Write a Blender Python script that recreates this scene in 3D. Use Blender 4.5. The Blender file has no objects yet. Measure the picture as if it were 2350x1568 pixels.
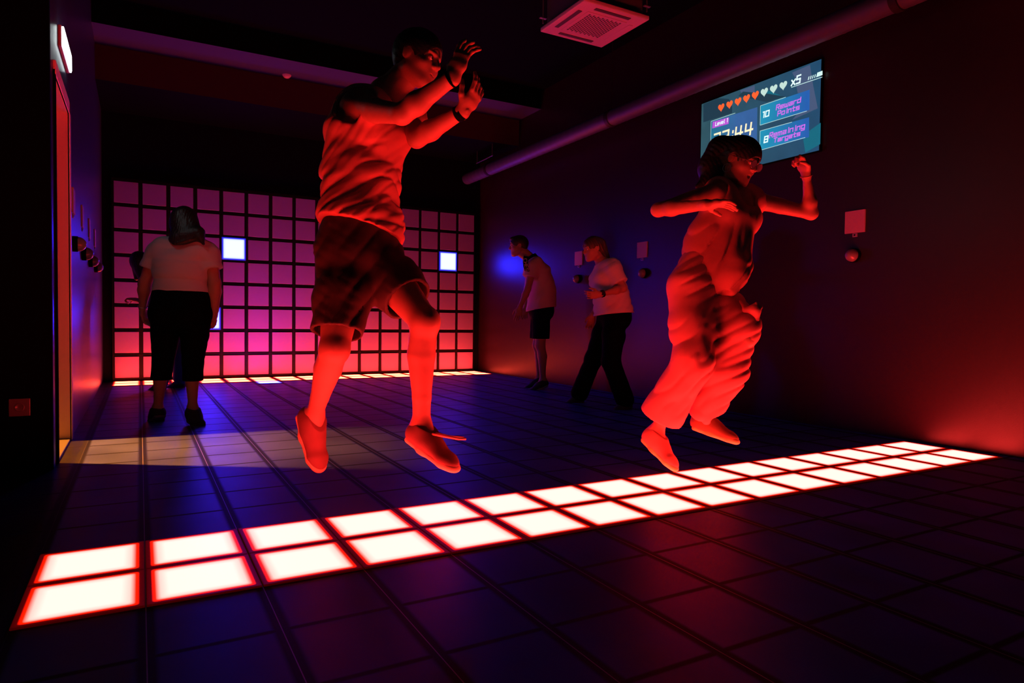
import bpy, bmesh, math, random
import numpy as np
from mathutils import Vector, Matrix

# ------------------------------------------------------------------ camera, world, exposure
S = bpy.context.scene
COL = S.collection
IMW, IMH = 2350.0, 1568.0
FPX = 1528.97
CAM = np.array([0.28971, -2.02617, 0.78691])
RM = np.array([[0.87318005, 0.48737726, 0.00447254],
               [-0.48724536, 0.87264078, 0.03301552],
               [0.01218809, -0.03100771, 0.99944483]])      # columns: right, forward, up
cd = bpy.data.cameras.new('camera'); cam = bpy.data.objects.new('camera', cd); COL.objects.link(cam)
cd.sensor_fit = 'HORIZONTAL'; cd.sensor_width = 36.0; cd.lens = 36.0*FPX/IMW
cd.clip_start = 0.05; cd.clip_end = 100
cam.matrix_world = Matrix(((RM[0,0], RM[0,2], -RM[0,1], CAM[0]),
                           (RM[1,0], RM[1,2], -RM[1,1], CAM[1]),
                           (RM[2,0], RM[2,2], -RM[2,1], CAM[2]), (0,0,0,1)))
S.camera = cam
S.view_settings.view_transform = 'Standard'; S.view_settings.look = 'None'
S.view_settings.gamma = 1.0; S.view_settings.use_curve_mapping = False
S.view_settings.exposure = 0.0
w = bpy.data.worlds.new('world'); S.world = w; w.use_nodes = True
w.node_tree.nodes['Background'].inputs[0].default_value = (0.35, 0.75, 1.0, 1)
w.node_tree.nodes['Background'].inputs[1].default_value = 0.02

# warm lamp in the corridor behind the open doorway: throws the warm band on the floor
def lamp(name, kind, loc, target, energy, color, size=0.1, **kw):
    l = bpy.data.lights.new(name, kind); l.energy = energy; l.color = color
    if kind == 'AREA': l.size = size
    else: l.shadow_soft_size = size
    for k, v in kw.items(): setattr(l, k, v)
    o = bpy.data.objects.new(name, l); COL.objects.link(o); o.location = loc
    o.rotation_euler = (Vector(target)-Vector(loc)).to_track_quat('-Z', 'Y').to_euler()
    return o
lamp('corridor_lamp', 'SPOT', (-1.5, 3.08, 2.25), (0.12, 2.50, 0.0), 3900.0, (1.0, 0.24, 0.015), 0.04, spot_size=math.radians(46), spot_blend=1.0)

def at(u, v, d):
    """point seen at (u, v) of the photograph, d metres along the view axis"""
    return CAM + d*(RM[:,0]*((u-IMW/2)/FPX) + RM[:,1] - RM[:,2]*((v-IMH/2)/FPX))
def camdir(x, d, z):
    """direction: x to the right of the view, d along it, z up"""
    v = RM[:,0]*x + RM[:,1]*d + RM[:,2]*z
    return v/np.linalg.norm(v)
def on_x(u, v, X):
    d = RM[:,0]*((u-IMW/2)/FPX) + RM[:,1] - RM[:,2]*((v-IMH/2)/FPX)
    return CAM + d*((X-CAM[0])/d[0])

# ------------------------------------------------------------------ strengths
RED_R, RED_G, RED_B = 34.0, 1.0, 0.88
FAR_R = 24.0
BLUE_R, BLUE_G, BLUE_B = 0.95, 1.05, 60.0

# ------------------------------------------------------------------ helpers
def link(o, parent=None):
    COL.objects.link(o)
    if parent is not None: o.parent = parent
    return o
def tag(o, label=None, cat=None, group=None, kind=None):
    if label: o['label'] = label
    if cat: o['category'] = cat
    if group: o['group'] = group
    if kind: o['kind'] = kind
    return o
def thing(name, loc, label, cat, group=None):
    o = bpy.data.objects.new(name, None); o.empty_display_size = 0.1; o.location = loc; COL.objects.link(o)
    return tag(o, label, cat, group)
def obj(name, bm, mats, parent=None, loc=(0,0,0), smooth=False):
    me = bpy.data.meshes.new(name); bm.normal_update(); bm.to_mesh(me); bm.free()
    for m in (mats if isinstance(mats, (list, tuple)) else [mats]): me.materials.append(m)
    if smooth: me.polygons.foreach_set('use_smooth', [True]*len(me.polygons))
    o = bpy.data.objects.new(name, me); o.location = loc
    return link(o, parent)
def box(bm, lo, hi, mat=0, bev=0.0):
    x0,y0,z0 = lo; x1,y1,z1 = hi
    vs = [bm.verts.new(p) for p in ((x0,y0,z0),(x1,y0,z0),(x1,y1,z0),(x0,y1,z0),(x0,y0,z1),(x1,y0,z1),(x1,y1,z1),(x0,y1,z1))]
    fs = [bm.faces.new([vs[i] for i in f]) for f in ((3,2,1,0),(4,5,6,7),(0,1,5,4),(1,2,6,5),(2,3,7,6),(3,0,4,7))]
    for f in fs: f.material_index = mat
    if bev > 0:
        es = list({e for f in fs for e in f.edges})
        bmesh.ops.bevel(bm, geom=es, offset=bev, segments=2, profile=0.5, affect='EDGES')
def lathe(bm, prof, origin, axis, n=28, mat=0):
    """prof: list of (radius, distance along axis)"""
    ax = Vector(axis).normalized(); u = ax.orthogonal().normalized(); v = ax.cross(u); o = Vector(origin)
    rings = []
    for r, h in prof:
        if r < 1e-6: rings.append([bm.verts.new(o+ax*h)])
        else: rings.append([bm.verts.new(o+ax*h+u*(r*math.cos(2*math.pi*k/n))+v*(r*math.sin(2*math.pi*k/n))) for k in range(n)])
    for a, b in zip(rings, rings[1:]):
        for k in range(n):
            k2 = (k+1) % n
            q = [a[k % len(a)], a[k2 % len(a)], b[k2 % len(b)], b[k % len(b)]]
            q2 = []
            for t in q:
                if t not in q2: q2.append(t)
            if len(q2) > 2:
                f = bm.faces.new(q2); f.material_index = mat
def tube(bm, pts, r, n=8, closed=False):
    pts = [Vector(p) for p in pts]; rings = []
    prev = None
    for i, p in enumerate(pts):
        if closed: d = (pts[(i+1) % len(pts)]-pts[i-1])
        else: d = pts[min(i+1, len(pts)-1)]-pts[max(i-1, 0)]
        d.normalize()
        u = d.orthogonal() if prev is None else prev-d*prev.dot(d)
        u.normalize(); prev = u.copy(); v = d.cross(u)
        rr = r[i] if isinstance(r, (list, tuple)) else r
        rings.append([bm.verts.new(p+u*(rr*math.cos(2*math.pi*k/n))+v*(rr*math.sin(2*math.pi*k/n))) for k in range(n)])
    pairs = list(zip(rings, rings[1:])) + ([(rings[-1], rings[0])] if closed else [])
    for a, b in pairs:
        for k in range(n): bm.faces.new((a[k], a[(k+1) % n], b[(k+1) % n], b[k]))
    if not closed:
        bm.faces.new(rings[0][::-1]); bm.faces.new(rings[-1])

# ------------------------------------------------------------------ materials
def nodes(name):
    m = bpy.data.materials.new(name); m.use_nodes = True; nt = m.node_tree
    return m, nt, nt.nodes['Principled BSDF']
def mat(name, col, rough=0.6, spec=0.5, metal=0.0, noise=0.0, nscale=20.0, bump=0.0, bscale=200.0, sheen=0.0, sss=0.0):
    m, nt, b = nodes(name); N = nt.nodes; L = nt.links
    b.inputs['Base Color'].default_value = (*col, 1); b.inputs['Roughness'].default_value = rough
    b.inputs['Specular IOR Level'].default_value = spec; b.inputs['Metallic'].default_value = metal
    if sheen: b.inputs['Sheen Weight'].default_value = sheen
    tc = N.new('ShaderNodeTexCoord')
    if noise:
        n = N.new('ShaderNodeTexNoise'); n.inputs['Scale'].default_value = nscale; n.inputs['Detail'].default_value = 4
        L.new(tc.outputs['Object'], n.inputs['Vector'])
        r = N.new('ShaderNodeMapRange'); r.inputs['To Min'].default_value = 1-noise; r.inputs['To Max'].default_value = 1+noise
        L.new(n.outputs['Fac'], r.inputs['Value'])
        x = N.new('ShaderNodeMix'); x.data_type = 'RGBA'; x.blend_type = 'MULTIPLY'; x.inputs['Factor'].default_value = 1
        x.inputs['A'].default_value = (*col, 1); L.new(r.outputs['Result'], x.inputs['B']); L.new(x.outputs['Result'], b.inputs['Base Color'])
    if bump:
        n = N.new('ShaderNodeTexNoise'); n.inputs['Scale'].default_value = bscale; n.inputs['Detail'].default_value = 3
        L.new(tc.outputs['Object'], n.inputs['Vector'])
        bp = N.new('ShaderNodeBump'); bp.inputs['Strength'].default_value = bump; bp.inputs['Distance'].default_value = 0.002
        L.new(n.outputs['Fac'], bp.inputs['Height']); L.new(bp.outputs['Normal'], b.inputs['Normal'])
    return m
def emit(name, col, strength=1.0):
    m, nt, b = nodes(name); b.inputs['Base Color'].default_value = (0.01,0.01,0.01,1)
    b.inputs['Emission Color'].default_value = (*col, 1); b.inputs['Emission Strength'].default_value = strength
    b.inputs['Roughness'].default_value = 0.4
    return m
def lit_tile_mat(name, core, rim, gap, axes=(0,1), t0=0.112, t1=0.126, t2=0.136):
    """backlit diffuser: bright core, saturated rim where the diffuser meets its frame, weak leak in the joint"""
    m, nt, b = nodes(name); N = nt.nodes; L = nt.links
    tc = N.new('ShaderNodeTexCoord'); sp = N.new('ShaderNodeSeparateXYZ'); L.new(tc.outputs['Object'], sp.inputs[0])
    ab = []
    for a in axes:
        n = N.new('ShaderNodeMath'); n.operation = 'ABSOLUTE'; L.new(sp.outputs[a], n.inputs[0]); ab.append(n)
    mx = N.new('ShaderNodeMath'); mx.operation = 'SMOOTH_MAX'; mx.inputs[2].default_value = 0.02
    L.new(ab[0].outputs[0], mx.inputs[0]); L.new(ab[1].outputs[0], mx.inputs[1])
    mr = N.new('ShaderNodeMapRange'); mr.inputs['From Min'].default_value = 0; mr.inputs['From Max'].default_value = 0.15
    L.new(mx.outputs[0], mr.inputs['Value'])
    def ramp(stops):
        cr = N.new('ShaderNodeValToRGB'); e = cr.color_ramp.elements
        while len(e) > 1: e.remove(e[-1])
        e[0].position = stops[0][0]/0.15; e[0].color = (*stops[0][1], 1)
        for p, c in stops[1:]:
            q = e.new(p/0.15); q.color = (*c, 1)
        L.new(mr.outputs['Result'], cr.inputs['Fac']); return cr
    mxv = max(core)
    n1 = lambda c: tuple(v/mxv for v in c)
    cr = ramp([(0.0, n1(core)), (t0-0.022, n1(core)), (t0, n1(tuple(c*q_ for c, q_ in zip(core, (0.8, 0.72, 0.72) if core[0] > core[2] else (0.8, 0.8, 0.8))))), (t1, n1(rim)), (t2, n1(gap)), (0.148, n1(tuple(v*0.4 for v in gap)))])
    b.inputs['Base Color'].default_value = (0.03,0.03,0.03,1)
    b.inputs['Roughness'].default_value = 0.5; b.inputs['Specular IOR Level'].default_value = 0.08
    L.new(cr.outputs['Color'], b.inputs['Emission Color']); b.inputs['Emission Strength'].default_value = mxv
    return m

M = {}
M['red_tile'] = lit_tile_mat('lit_red_diffuser', (RED_R, RED_G, RED_B), (2.6, 0.02, 0.0), (0.10, 0.0, 0.0))
M['far_tile'] = lit_tile_mat('lit_red_diffuser_far', (FAR_R, 1.25, 0.62), (2.6, 0.02, 0.0), (0.10, 0.0, 0.0))
M['blue_tile'] = lit_tile_mat('lit_blue_floor_diffuser', (BLUE_R, BLUE_G, BLUE_B), (0.1, 0.1, 3.0), (0.01, 0.0, 0.15))
M['blue_panel'] = lit_tile_mat('lit_blue_panel_diffuser', (BLUE_R, BLUE_G, BLUE_B), (0.05, 0.08, 3.5), (0.01, 0.01, 0.5), axes=(0,2), t0=0.119, t1=0.129, t2=0.138)

def floor_mat():
    m, nt, b = nodes('unlit_tile_floor'); N = nt.nodes; L = nt.links
    g = N.new('ShaderNodeNewGeometry'); sp = N.new('ShaderNodeSeparateXYZ'); L.new(g.outputs['Position'], sp.inputs[0])
    def dist(i):   # distance from the nearest joint line
        a = N.new('ShaderNodeMath'); a.operation = 'ADD'; a.inputs[1].default_value = 30.0; L.new(sp.outputs[i], a.inputs[0])
        q = N.new('ShaderNodeMath'); q.operation = 'PINGPONG'; q.inputs[1].default_value = 0.15; L.new(a.outputs[0], q.inputs[0])
        return q
    dx, dy = dist(0), dist(1)
    def step(src, a, bb, lo=0.0, hi=1.0):
        r = N.new('ShaderNodeMapRange'); r.inputs['From Min'].default_value = a; r.inputs['From Max'].default_value = bb
        r.inputs['To Min'].default_value = lo; r.inputs['To Max'].default_value = hi; r.interpolation_type = 'SMOOTHSTEP'
        L.new(src.outputs[0], r.inputs['Value']); return r
    mn = N.new('ShaderNodeMath'); mn.operation = 'MINIMUM'
    sx, sy = step(dx, 0.014, 0.030), step(dy, 0.005, 0.014)
    L.new(sx.outputs[0], mn.inputs[0]); L.new(sy.outputs[0], mn.inputs[1])
    nz = N.new('ShaderNodeTexNoise'); nz.inputs['Scale'].default_value = 2.3; L.new(g.outputs['Position'], nz.inputs['Vector'])
    nr = step(nz, 0.3, 0.7, 0.75, 1.2); L.new(nz.outputs['Fac'], nr.inputs['Value'])
    acr = N.new('ShaderNodeMix'); acr.data_type = 'RGBA'; acr.blend_type = 'MULTIPLY'; acr.inputs['Factor'].default_value = 1
    acr.inputs['A'].default_value = (0.045, 0.065, 0.36, 1); L.new(nr.outputs[0], acr.inputs['B'])
    mx = N.new('ShaderNodeMix'); mx.data_type = 'RGBA'; mx.inputs['A'].default_value = (0.004, 0.005, 0.006, 1)
    L.new(mn.outputs[0], mx.inputs['Factor']); L.new(acr.outputs['Result'], mx.inputs['B'])
    # inside the room only; the border strip along the left wall is plain black
    ins = step(sp, 0.0, 0.002); L.new(sp.outputs[0], ins.inputs['Value'])
    m2 = N.new('ShaderNodeMix'); m2.data_type = 'RGBA'; m2.inputs['A'].default_value = (0.010, 0.010, 0.011, 1)
    L.new(ins.outputs[0], m2.inputs['Factor']); L.new(mx.outputs['Result'], m2.inputs['B'])
    L.new(m2.outputs['Result'], b.inputs['Base Color'])
    # thin metal edges of the frames in the joints that run away from the camera
    me_ = step(dx, 0.0008, 0.0016, 1.0, 0.0); L.new(me_.outputs[0], b.inputs['Metallic'])
    m3 = N.new('ShaderNodeMix'); m3.data_type = 'RGBA'; L.new(me_.outputs[0], m3.inputs['Factor'])
    L.new(m2.outputs['Result'], m3.inputs['A']); m3.inputs['B'].default_value = (0.35, 0.35, 0.37, 1)
    mm = N.new('ShaderNodeMath'); mm.operation = 'MULTIPLY'; L.new(me_.outputs[0], mm.inputs[0]); L.new(ins.outputs[0], mm.inputs[1])
    L.new(mm.outputs[0], b.inputs['Metallic']); L.new(mm.outputs[0], m3.inputs['Factor']); L.new(m3.outputs['Result'], b.inputs['Base Color'])
    rr = N.new('ShaderNodeMapRange'); rr.inputs['To Min'].default_value = 0.6; rr.inputs['To Max'].default_value = 0.42
    L.new(mn.outputs[0], rr.inputs['Value']); L.new(rr.outputs[0], b.inputs['Roughness'])
    b.inputs['Specular IOR Level'].default_value = 0.12
    n2 = N.new('ShaderNodeTexNoise'); n2.inputs['Scale'].default_value = 260; L.new(g.outputs['Position'], n2.inputs['Vector'])
    bp = N.new('ShaderNodeBump'); bp.inputs['Strength'].default_value = 0.15; bp.inputs['Distance'].default_value = 0.001
    L.new(n2.outputs['Fac'], bp.inputs['Height']); L.new(bp.outputs['Normal'], b.inputs['Normal'])
    return m
M['floor'] = floor_mat()
M['ceil'] = mat('black_ceiling_paint', (0.0015,0.004,0.0045), 0.9, 0.04, bump=0.4, bscale=60)
M['soffit'] = mat('grey_soffit_paint', (0.035,0.05,0.09), 0.8, 0.3, bump=0.3, bscale=80)
M['bulkhead'] = mat('reddish_bulkhead_paint', (0.05,0.02,0.03), 0.8, 0.2)
M['wall_r'] = mat('dark_wall_paint', (0.014,0.004,0.005), 0.36, 0.45, noise=0.12, nscale=3, bump=0.25, bscale=180)
M['wall_l'] = mat('dark_satin_wall_paint', (0.02,0.025,0.06), 0.34, 0.7, noise=0.1, nscale=4, bump=0.35, bscale=120)
M['wall_b'] = mat('black_back_wall', (0.003,0.005,0.006), 0.8, 0.08)
M['black'] = mat('matt_black', (0.0015,0.003,0.0035), 0.8, 0.03)
M['frame'] = mat('black_panel_frame', (0.012,0.01,0.01), 0.5, 0.2)
M['acrylic'] = mat('milky_acrylic', (0.30,0.22,0.50), 0.4, 0.4, noise=0.03, nscale=30)
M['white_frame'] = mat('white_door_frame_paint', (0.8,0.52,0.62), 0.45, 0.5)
M['thresh'] = mat('brushed_threshold', (0.10,0.10,0.11), 0.45, 0.4, metal=0.3)
M['duct'] = mat('grey_duct_metal', (0.05,0.06,0.09), 0.5, 0.5, metal=0.2)
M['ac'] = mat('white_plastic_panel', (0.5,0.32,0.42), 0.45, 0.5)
M['ac_dark'] = mat('dark_louvre_slot', (0.06,0.06,0.065), 0.5, 0.4)
M['ac_box'] = mat('galvanised_box', (0.08,0.085,0.1), 0.5, 0.5, metal=0.3)
M['steel'] = mat('rod_steel', (0.5,0.5,0.52), 0.35, 0.5, metal=0.9)
M['dome'] = mat('pearly_plastic_dome', (0.17,0.14,0.17), 0.22, 0.6)
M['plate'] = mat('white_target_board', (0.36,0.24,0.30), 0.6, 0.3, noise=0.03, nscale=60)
M['socket'] = mat('socket_plastic', (0.14,0.10,0.10), 0.25, 0.6)

def copy_tree(o, parent=None):
    c = o.copy(); COL.objects.link(c)
    if parent is not None: c.parent = parent
    for ch in [x for x in bpy.data.objects if x.parent == o]: copy_tree(ch, c)
    return c
def struct(name, bm, m, smooth=False):
    return tag(obj(name, bm, m, smooth=smooth), kind='structure')

# ------------------------------------------------------------------ room shell
T = 0.30
YB = 7.30                 # back wall
XL, XR = -0.10, 4.90
ZC, ZS = 3.80, 3.57       # ceiling, lowered part at the back
bm = bmesh.new(); box(bm, (-2.2, -3.6, -0.08), (4.95, YB+0.05, 0.0)); struct('floor', bm, M['floor'])
bm = bmesh.new(); box(bm, (-2.2, -3.6, ZC), (5.0, 6.1, ZC+0.1)); struct('ceiling', bm, M['ceil'])
bm = bmesh.new(); box(bm, (-0.3, 5.52, ZS), (5.0, 6.1, ZC+0.1)); o = struct('trim_1', bm, [M['soffit'], M['black']])
o.data.polygons[2].material_index = 1
bm = bmesh.new(); box(bm, (-0.3, 6.1, 3.215), (5.0, YB+0.1, ZC+0.1)); o = struct('trim_4', bm, [M['bulkhead'], M['black']])
o.data.polygons[0].material_index = 1
bm = bmesh.new(); box(bm, (-0.3, YB, -0.08), (5.1, YB+0.1, ZC+0.1)); struct('wall_back', bm, M['wall_b'])
bm = bmesh.new(); box(bm, (XR, -3.6, -0.08), (XR+0.1, YB, ZC+0.1)); struct('wall_right', bm, M['wall_r'])
bm = bmesh.new()
DY0, DY1, DZ = 2.20, 3.00, 2.07
box(bm, (XL-0.30, 2.10, -0.02), (XL, DY0, ZC)); box(bm, (XL-0.30, DY1, -0.02), (XL, YB, ZC)); box(bm, (XL-0.30, DY0, DZ), (XL, DY1, ZC))
struct('wall_left', bm, M['wall_l'])
bm = bmesh.new(); box(bm, (-2.2, 2.06, -0.02), (XL, 2.10, ZC)); struct('wall_front', bm, M['black'])
bm = bmesh.new(); box(bm, (-2.3, -3.6, -0.02), (-2.2, 2.06, ZC)); struct('wall_side', bm, M['black'])
# corridor behind the doorway
bm = bmesh.new()
box(bm, (-5.4, 1.6, -0.06), (XL-0.30, 3.7, -0.02)); box(bm, (-5.4, 3.7, -0.06), (XL-0.30, 3.75, 2.5)); box(bm, (-5.4, 1.55+0.56, -0.06), (XL-0.30, 2.14, 2.5))
box(bm, (-5.4, 1.6, 2.5), (XL-0.30, 3.75, 2.55)); box(bm, (-5.45, 1.6, -0.06), (-5.4, 3.75, 2.55))
struct('wall_corridor', bm, M['black'])
# door_1: frame with far jamb, head and threshold
door = tag(bpy.data.objects.new('door_1', None), kind='structure'); COL.objects.link(door)
bm = bmesh.new()
box(bm, (XL-0.09, DY1-0.028, 0.0), (XL+0.012, DY1+0.0, DZ), bev=0.003)
box(bm, (XL-0.20, DY1-0.045, 0.0), (XL-0.09, DY1, DZ), bev=0.003)
box(bm, (XL+0.0, DY1-0.028, 0.0), (XL+0.014, DY1+0.045, DZ+0.045), bev=0.003)
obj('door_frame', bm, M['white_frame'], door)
bm = bmesh.new(); box(bm, (XL-0.20, DY0, 0.0), (XL+0.012, DY0+0.028, DZ), bev=0.003); obj('blackened_jamb', bm, M['black'], door)  # unseen near jamb, blackened to keep bounced lamp light off the far jamb
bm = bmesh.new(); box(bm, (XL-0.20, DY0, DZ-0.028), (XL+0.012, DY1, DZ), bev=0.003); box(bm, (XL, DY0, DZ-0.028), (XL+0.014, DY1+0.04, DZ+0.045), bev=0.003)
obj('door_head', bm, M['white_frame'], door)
bm = bmesh.new(); box(bm, (XL-0.22, DY0+0.02, -0.02), (XL+0.005, DY1-0.02, 0.012), bev=0.004); obj('threshold', bm, M['thresh'], door)

# ------------------------------------------------------------------ lit floor tiles
ORD = ['first','second','third','fourth','fifth','sixth','seventh','eighth','ninth','tenth','eleventh','twelfth','thirteenth','fourteenth','fifteenth','last']
def tile_mesh(m):
    bm = bmesh.new(); box(bm, (-0.148,-0.148,0.0), (0.148,0.148,0.006), bev=0.002)
    me = bpy.data.meshes.new('light_tile'); bm.to_mesh(me); bm.free(); me.materials.append(m); return me
tm_red, tm_far, tm_blue = tile_mesh(M['red_tile']), tile_mesh(M['far_tile']), tile_mesh(M['blue_tile'])
def tile(me, i, j, label, group):
    o = bpy.data.objects.new('light_tile', me); o.location = ((i+0.5)*T, (j+0.5)*T, 0.0005); COL.objects.link(o)
    return tag(o, label, 'floor light', group, 'thing')
for strip, j0, nm in (('near', 0, 'big glowing strip across the foreground floor'), ('far', 22, 'thin glowing strip at the foot of the panel wall')):
    for r in (0, 1):
        row = ('front', 'back')[r]
        for i in range(16):
            tile(tm_red if strip == 'near' else tm_far, i, j0+r, 'glowing floor tile, %s from left, %s row of %s strip' % (ORD[i], row, 'the near' if strip=='near' else 'the far'), nm)
tile(tm_blue, 5, 21, 'single blue white glowing floor tile in front of the far strip', None)

# ------------------------------------------------------------------ back wall panels
YP = 7.257
bm = bmesh.new()
box(bm, (-0.0, YP+0.012, 0.0), (4.8, YB, 2.44))
struct('trim_2', bm, M['frame'])
bm = bmesh.new()
g = 0.017
for i in range(17):
    x = i*T; box(bm, (max(x-0.004,0), YP+0.002, 0.02), (min(x+0.004,4.8), YP+0.012, 2.42))
for k in range(9):
    z = 0.02+k*T; box(bm, (0, YP+0.002, z-0.004), (4.8, YP+0.012, z+0.004))
o = struct('trim_3', bm, M['frame'])
def panel_mesh(m, nm):
    bm = bmesh.new(); box(bm, (-0.127,-0.010,-0.127), (0.127,0.012,0.127), bev=0.003)
    me = bpy.data.meshes.new(nm); bm.to_mesh(me); bm.free(); me.materials.append(m); return me
def panel_blue_mesh():
    bm = bmesh.new(); box(bm, (-0.145,-0.010,-0.145), (0.145,0.012,0.145), bev=0.003)
    me = bpy.data.meshes.new('lit_panel'); bm.to_mesh(me); bm.free(); me.materials.append(M['blue_panel']); return me
pm, pb = panel_mesh(M['acrylic'], 'wall_light_panel'), panel_blue_mesh()
ROW = ['top','second','third','fourth','fifth','sixth','seventh','bottom']
for r in range(8):
    for c in range(16):
        lit = (c, r) in ((4,2),(14,2),(3,5))
        o = bpy.data.objects.new('square_lamp', pb if lit else pm)
        o.location = ((c+0.5)*T, YP, 0.02+(7.5-r)*T); COL.objects.link(o)
        rn = ROW[r] + (' row' if r in (0,7) else ' row from the top')
        if lit: lab = {(4,2): 'bright white square wall panel with blue edge right of the long haired woman', (14,2): 'bright white square wall panel with blue edge near the right wall', (3,5): 'bright white wall panel half hidden behind the hip of the woman in capri trousers'}[(c,r)]
        else:
            hue = ['dark purple','dark purple','dim purple','dim magenta','magenta','pink','bright red pink','orange red'][r]
            lab = '%s wall panel, %s from left, %s' % (hue, ORD[c], rn)
        tag(o, lab, 'wall panel', 'square light panels of the back wall grid', 'thing')

# ------------------------------------------------------------------ duct
bm = bmesh.new()
n = 36
prof = []
y = -2.5
DXc, DZc, DR = 4.60, 2.915, 0.082
while y < 7.22:
    prof += [(DR, y), (DR+0.002, y+0.02), (DR, y+0.04)]; y += 0.12
lathe(bm, [(0.001, -2.5)] + prof + [(0.001, 7.24)], (DXc, 0, DZc), (0,1,0), n)
duct = tag(obj('ventilation_duct', bm, M['duct'], smooth=True), 'long round ventilation duct running under the ceiling along the right wall', 'duct')
for yy in (3.62, 0.6, 6.4):
    bm = bmesh.new(); lathe(bm, [(DR,-0.03),(DR+0.008,-0.025),(DR+0.008,0.025),(DR,0.03)], (DXc,yy,DZc), (0,1,0), n)
    tube(bm, [(DXc,yy,DZc+DR),(DXc,yy,ZC if yy<6.1 else 3.215)], 0.004)
    obj('duct_clamp', bm, M['frame'], duct)
bm = bmesh.new(); tube(bm, [(4.52,6.66,3.04),(4.52,6.15,3.05)], 0.006); tube(bm, [(4.52,6.64,3.04),(4.52,6.64,3.215)], 0.003); tube(bm, [(4.52,6.17,3.04),(4.52,6.17,3.215)], 0.003)
tag(obj('hanging_rail', bm, M['steel']), 'short thin metal rail hanging above the far end of the duct', 'rail')

# ------------------------------------------------------------------ air conditioning cassette
AX, AY, AZ = 3.525, 2.468, 3.20; AH = 0.316
ac = thing('air_conditioner', (AX, AY, AZ), 'square ceiling cassette air conditioner with perforated grille glowing pink red', 'air conditioner')
bm = bmesh.new(); box(bm, (-AH,-AH,-0.006), (AH,AH,0.028), bev=0.008)
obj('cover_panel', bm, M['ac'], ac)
bm = bmesh.new(); box(bm, (-0.275,-0.275,0.028), (0.275,0.275,0.30)); obj('unit_box', bm, M['ac_box'], ac)
bm = bmesh.new()
for a in range(4):
    R4 = Matrix.Rotation(a*math.pi/2, 4, 'Z'); b2 = bmesh.new(); box(b2, (-0.17,-0.268,-0.010), (0.17,-0.232,-0.0055), bev=0.002)
    b2.transform(R4); me_ = bpy.data.meshes.new('t'); b2.to_mesh(me_); b2.free(); bx_ = bmesh.new(); bx_.from_mesh(me_)
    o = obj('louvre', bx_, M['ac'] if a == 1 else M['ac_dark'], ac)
bm.free()
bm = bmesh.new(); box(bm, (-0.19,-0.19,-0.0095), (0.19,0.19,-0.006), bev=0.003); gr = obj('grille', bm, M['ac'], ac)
bm = bmesh.new()
for i in range(15):
    for j in range(11):
        x = -0.15+i*0.3/14; yy = -0.15+j*0.3/10 + (0.015 if i % 2 else 0)
        if yy > 0.155: continue
        box(bm, (x-0.0068,yy-0.011,-0.0105), (x+0.0068,yy+0.011,-0.0094))
obj('perforations', bm, M['ac_dark'], gr)
for sx in (-1,1):
    for sy in (-1,1):
        bm = bmesh.new(); tube(bm, [(sx*0.30, sy*0.30, 0.06),(sx*0.30, sy*0.30, ZC-AZ)], 0.005, 8); box(bm, (sx*0.30-0.03, sy*0.30-0.012, 0.10), (sx*0.30+0.03, sy*0.30+0.012, 0.106))
        obj('hanger_rod', bm, M['steel'], ac)

# ------------------------------------------------------------------ small ceiling devices
bm = bmesh.new(); lathe(bm, [(0.001,-0.035),(0.025,-0.033),(0.045,-0.012),(0.05,0.0)], (1.77,5.99,ZS), (0,0,1), 20)
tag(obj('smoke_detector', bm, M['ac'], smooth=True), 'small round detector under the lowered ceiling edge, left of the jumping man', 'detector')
cm = thing('dome_camera', (3.44,6.04,ZS), 'small black dome camera under the lowered ceiling behind the raised arms', 'camera')
bm = bmesh.new(); lathe(bm, [(0.001,-0.03),(0.055,-0.03),(0.06,0)], (0,0,0), (0,0,1), 20); obj('housing', bm, M['black'], cm, smooth=True)
bm = bmesh.new(); lathe(bm, [(0.001,-0.075),(0.02,-0.072),(0.038,-0.058),(0.046,-0.03)], (0,0,0), (0,0,1), 20); obj('lens_dome', bm, mat('smoked_lens',(0.01,0.01,0.012),0.08,0.8), cm, smooth=True)

# ------------------------------------------------------------------ emergency light over the door
el = thing('emergency_light', (XL, 2.70, 2.335), 'glowing white emergency light box above the doorway at the left', 'light')
bm = bmesh.new(); box(bm, (0.0,-0.245,-0.058), (0.018,0.245,0.058), bev=0.005); obj('housing', bm, M['plate'], el)
bm = bmesh.new(); box(bm, (0.018,-0.24,-0.054), (0.030,0.24,0.054), bev=0.009); obj('diffuser', bm, emit('cool_white_diffuser', (0.85,1.0,1.0), 9.0), el)

# ------------------------------------------------------------------ wall targets
def dome_button(parent_name, loc, sgn, label, group):
    t = thing('dome_sensor', loc, label, 'wall sensor', group)
    bm = bmesh.new(); lathe(bm, [(0.001,0),(0.050,0),(0.052,0.004),(0.052,0.028),(0.049,0.031),(0.001,0.031)], (0,0,0), (sgn,0,0), 32)
    obj('base', bm, M['black'], t, smooth=False)
    bm = bmesh.new(); lathe(bm, [(0.048*math.cos(a*math.pi/20), 0.031+0.048*math.sin(a*math.pi/20)) for a in range(10)]+[(0.0,0.079)], (0,0,0), (sgn,0,0), 32)
    obj('dome', bm, M['dome'], t, smooth=True)
for yy, lab in ((1.055,'large red lit dome sensor under the board on the right wall'), (3.40,'small dome sensor on the right wall between the two women'), (4.60,'dome sensor on the right wall at the chest of the woman in the white T-shirt')):
    dome_button('', (XR, yy, 1.30), -1, lab, 'dome sensors on the right wall')
for yy, lab in ((3.30,'dome sensor on the left wall nearest the doorway'), (4.10,'dome sensor on the left wall, second from the doorway'), (4.90,'dome sensor on the left wall, third from the doorway'), (5.70,'dome sensor on the left wall nearest the back wall')):
    dome_button('', (XL, yy, 1.265), 1, lab, 'dome sensors on the left wall')
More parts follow.
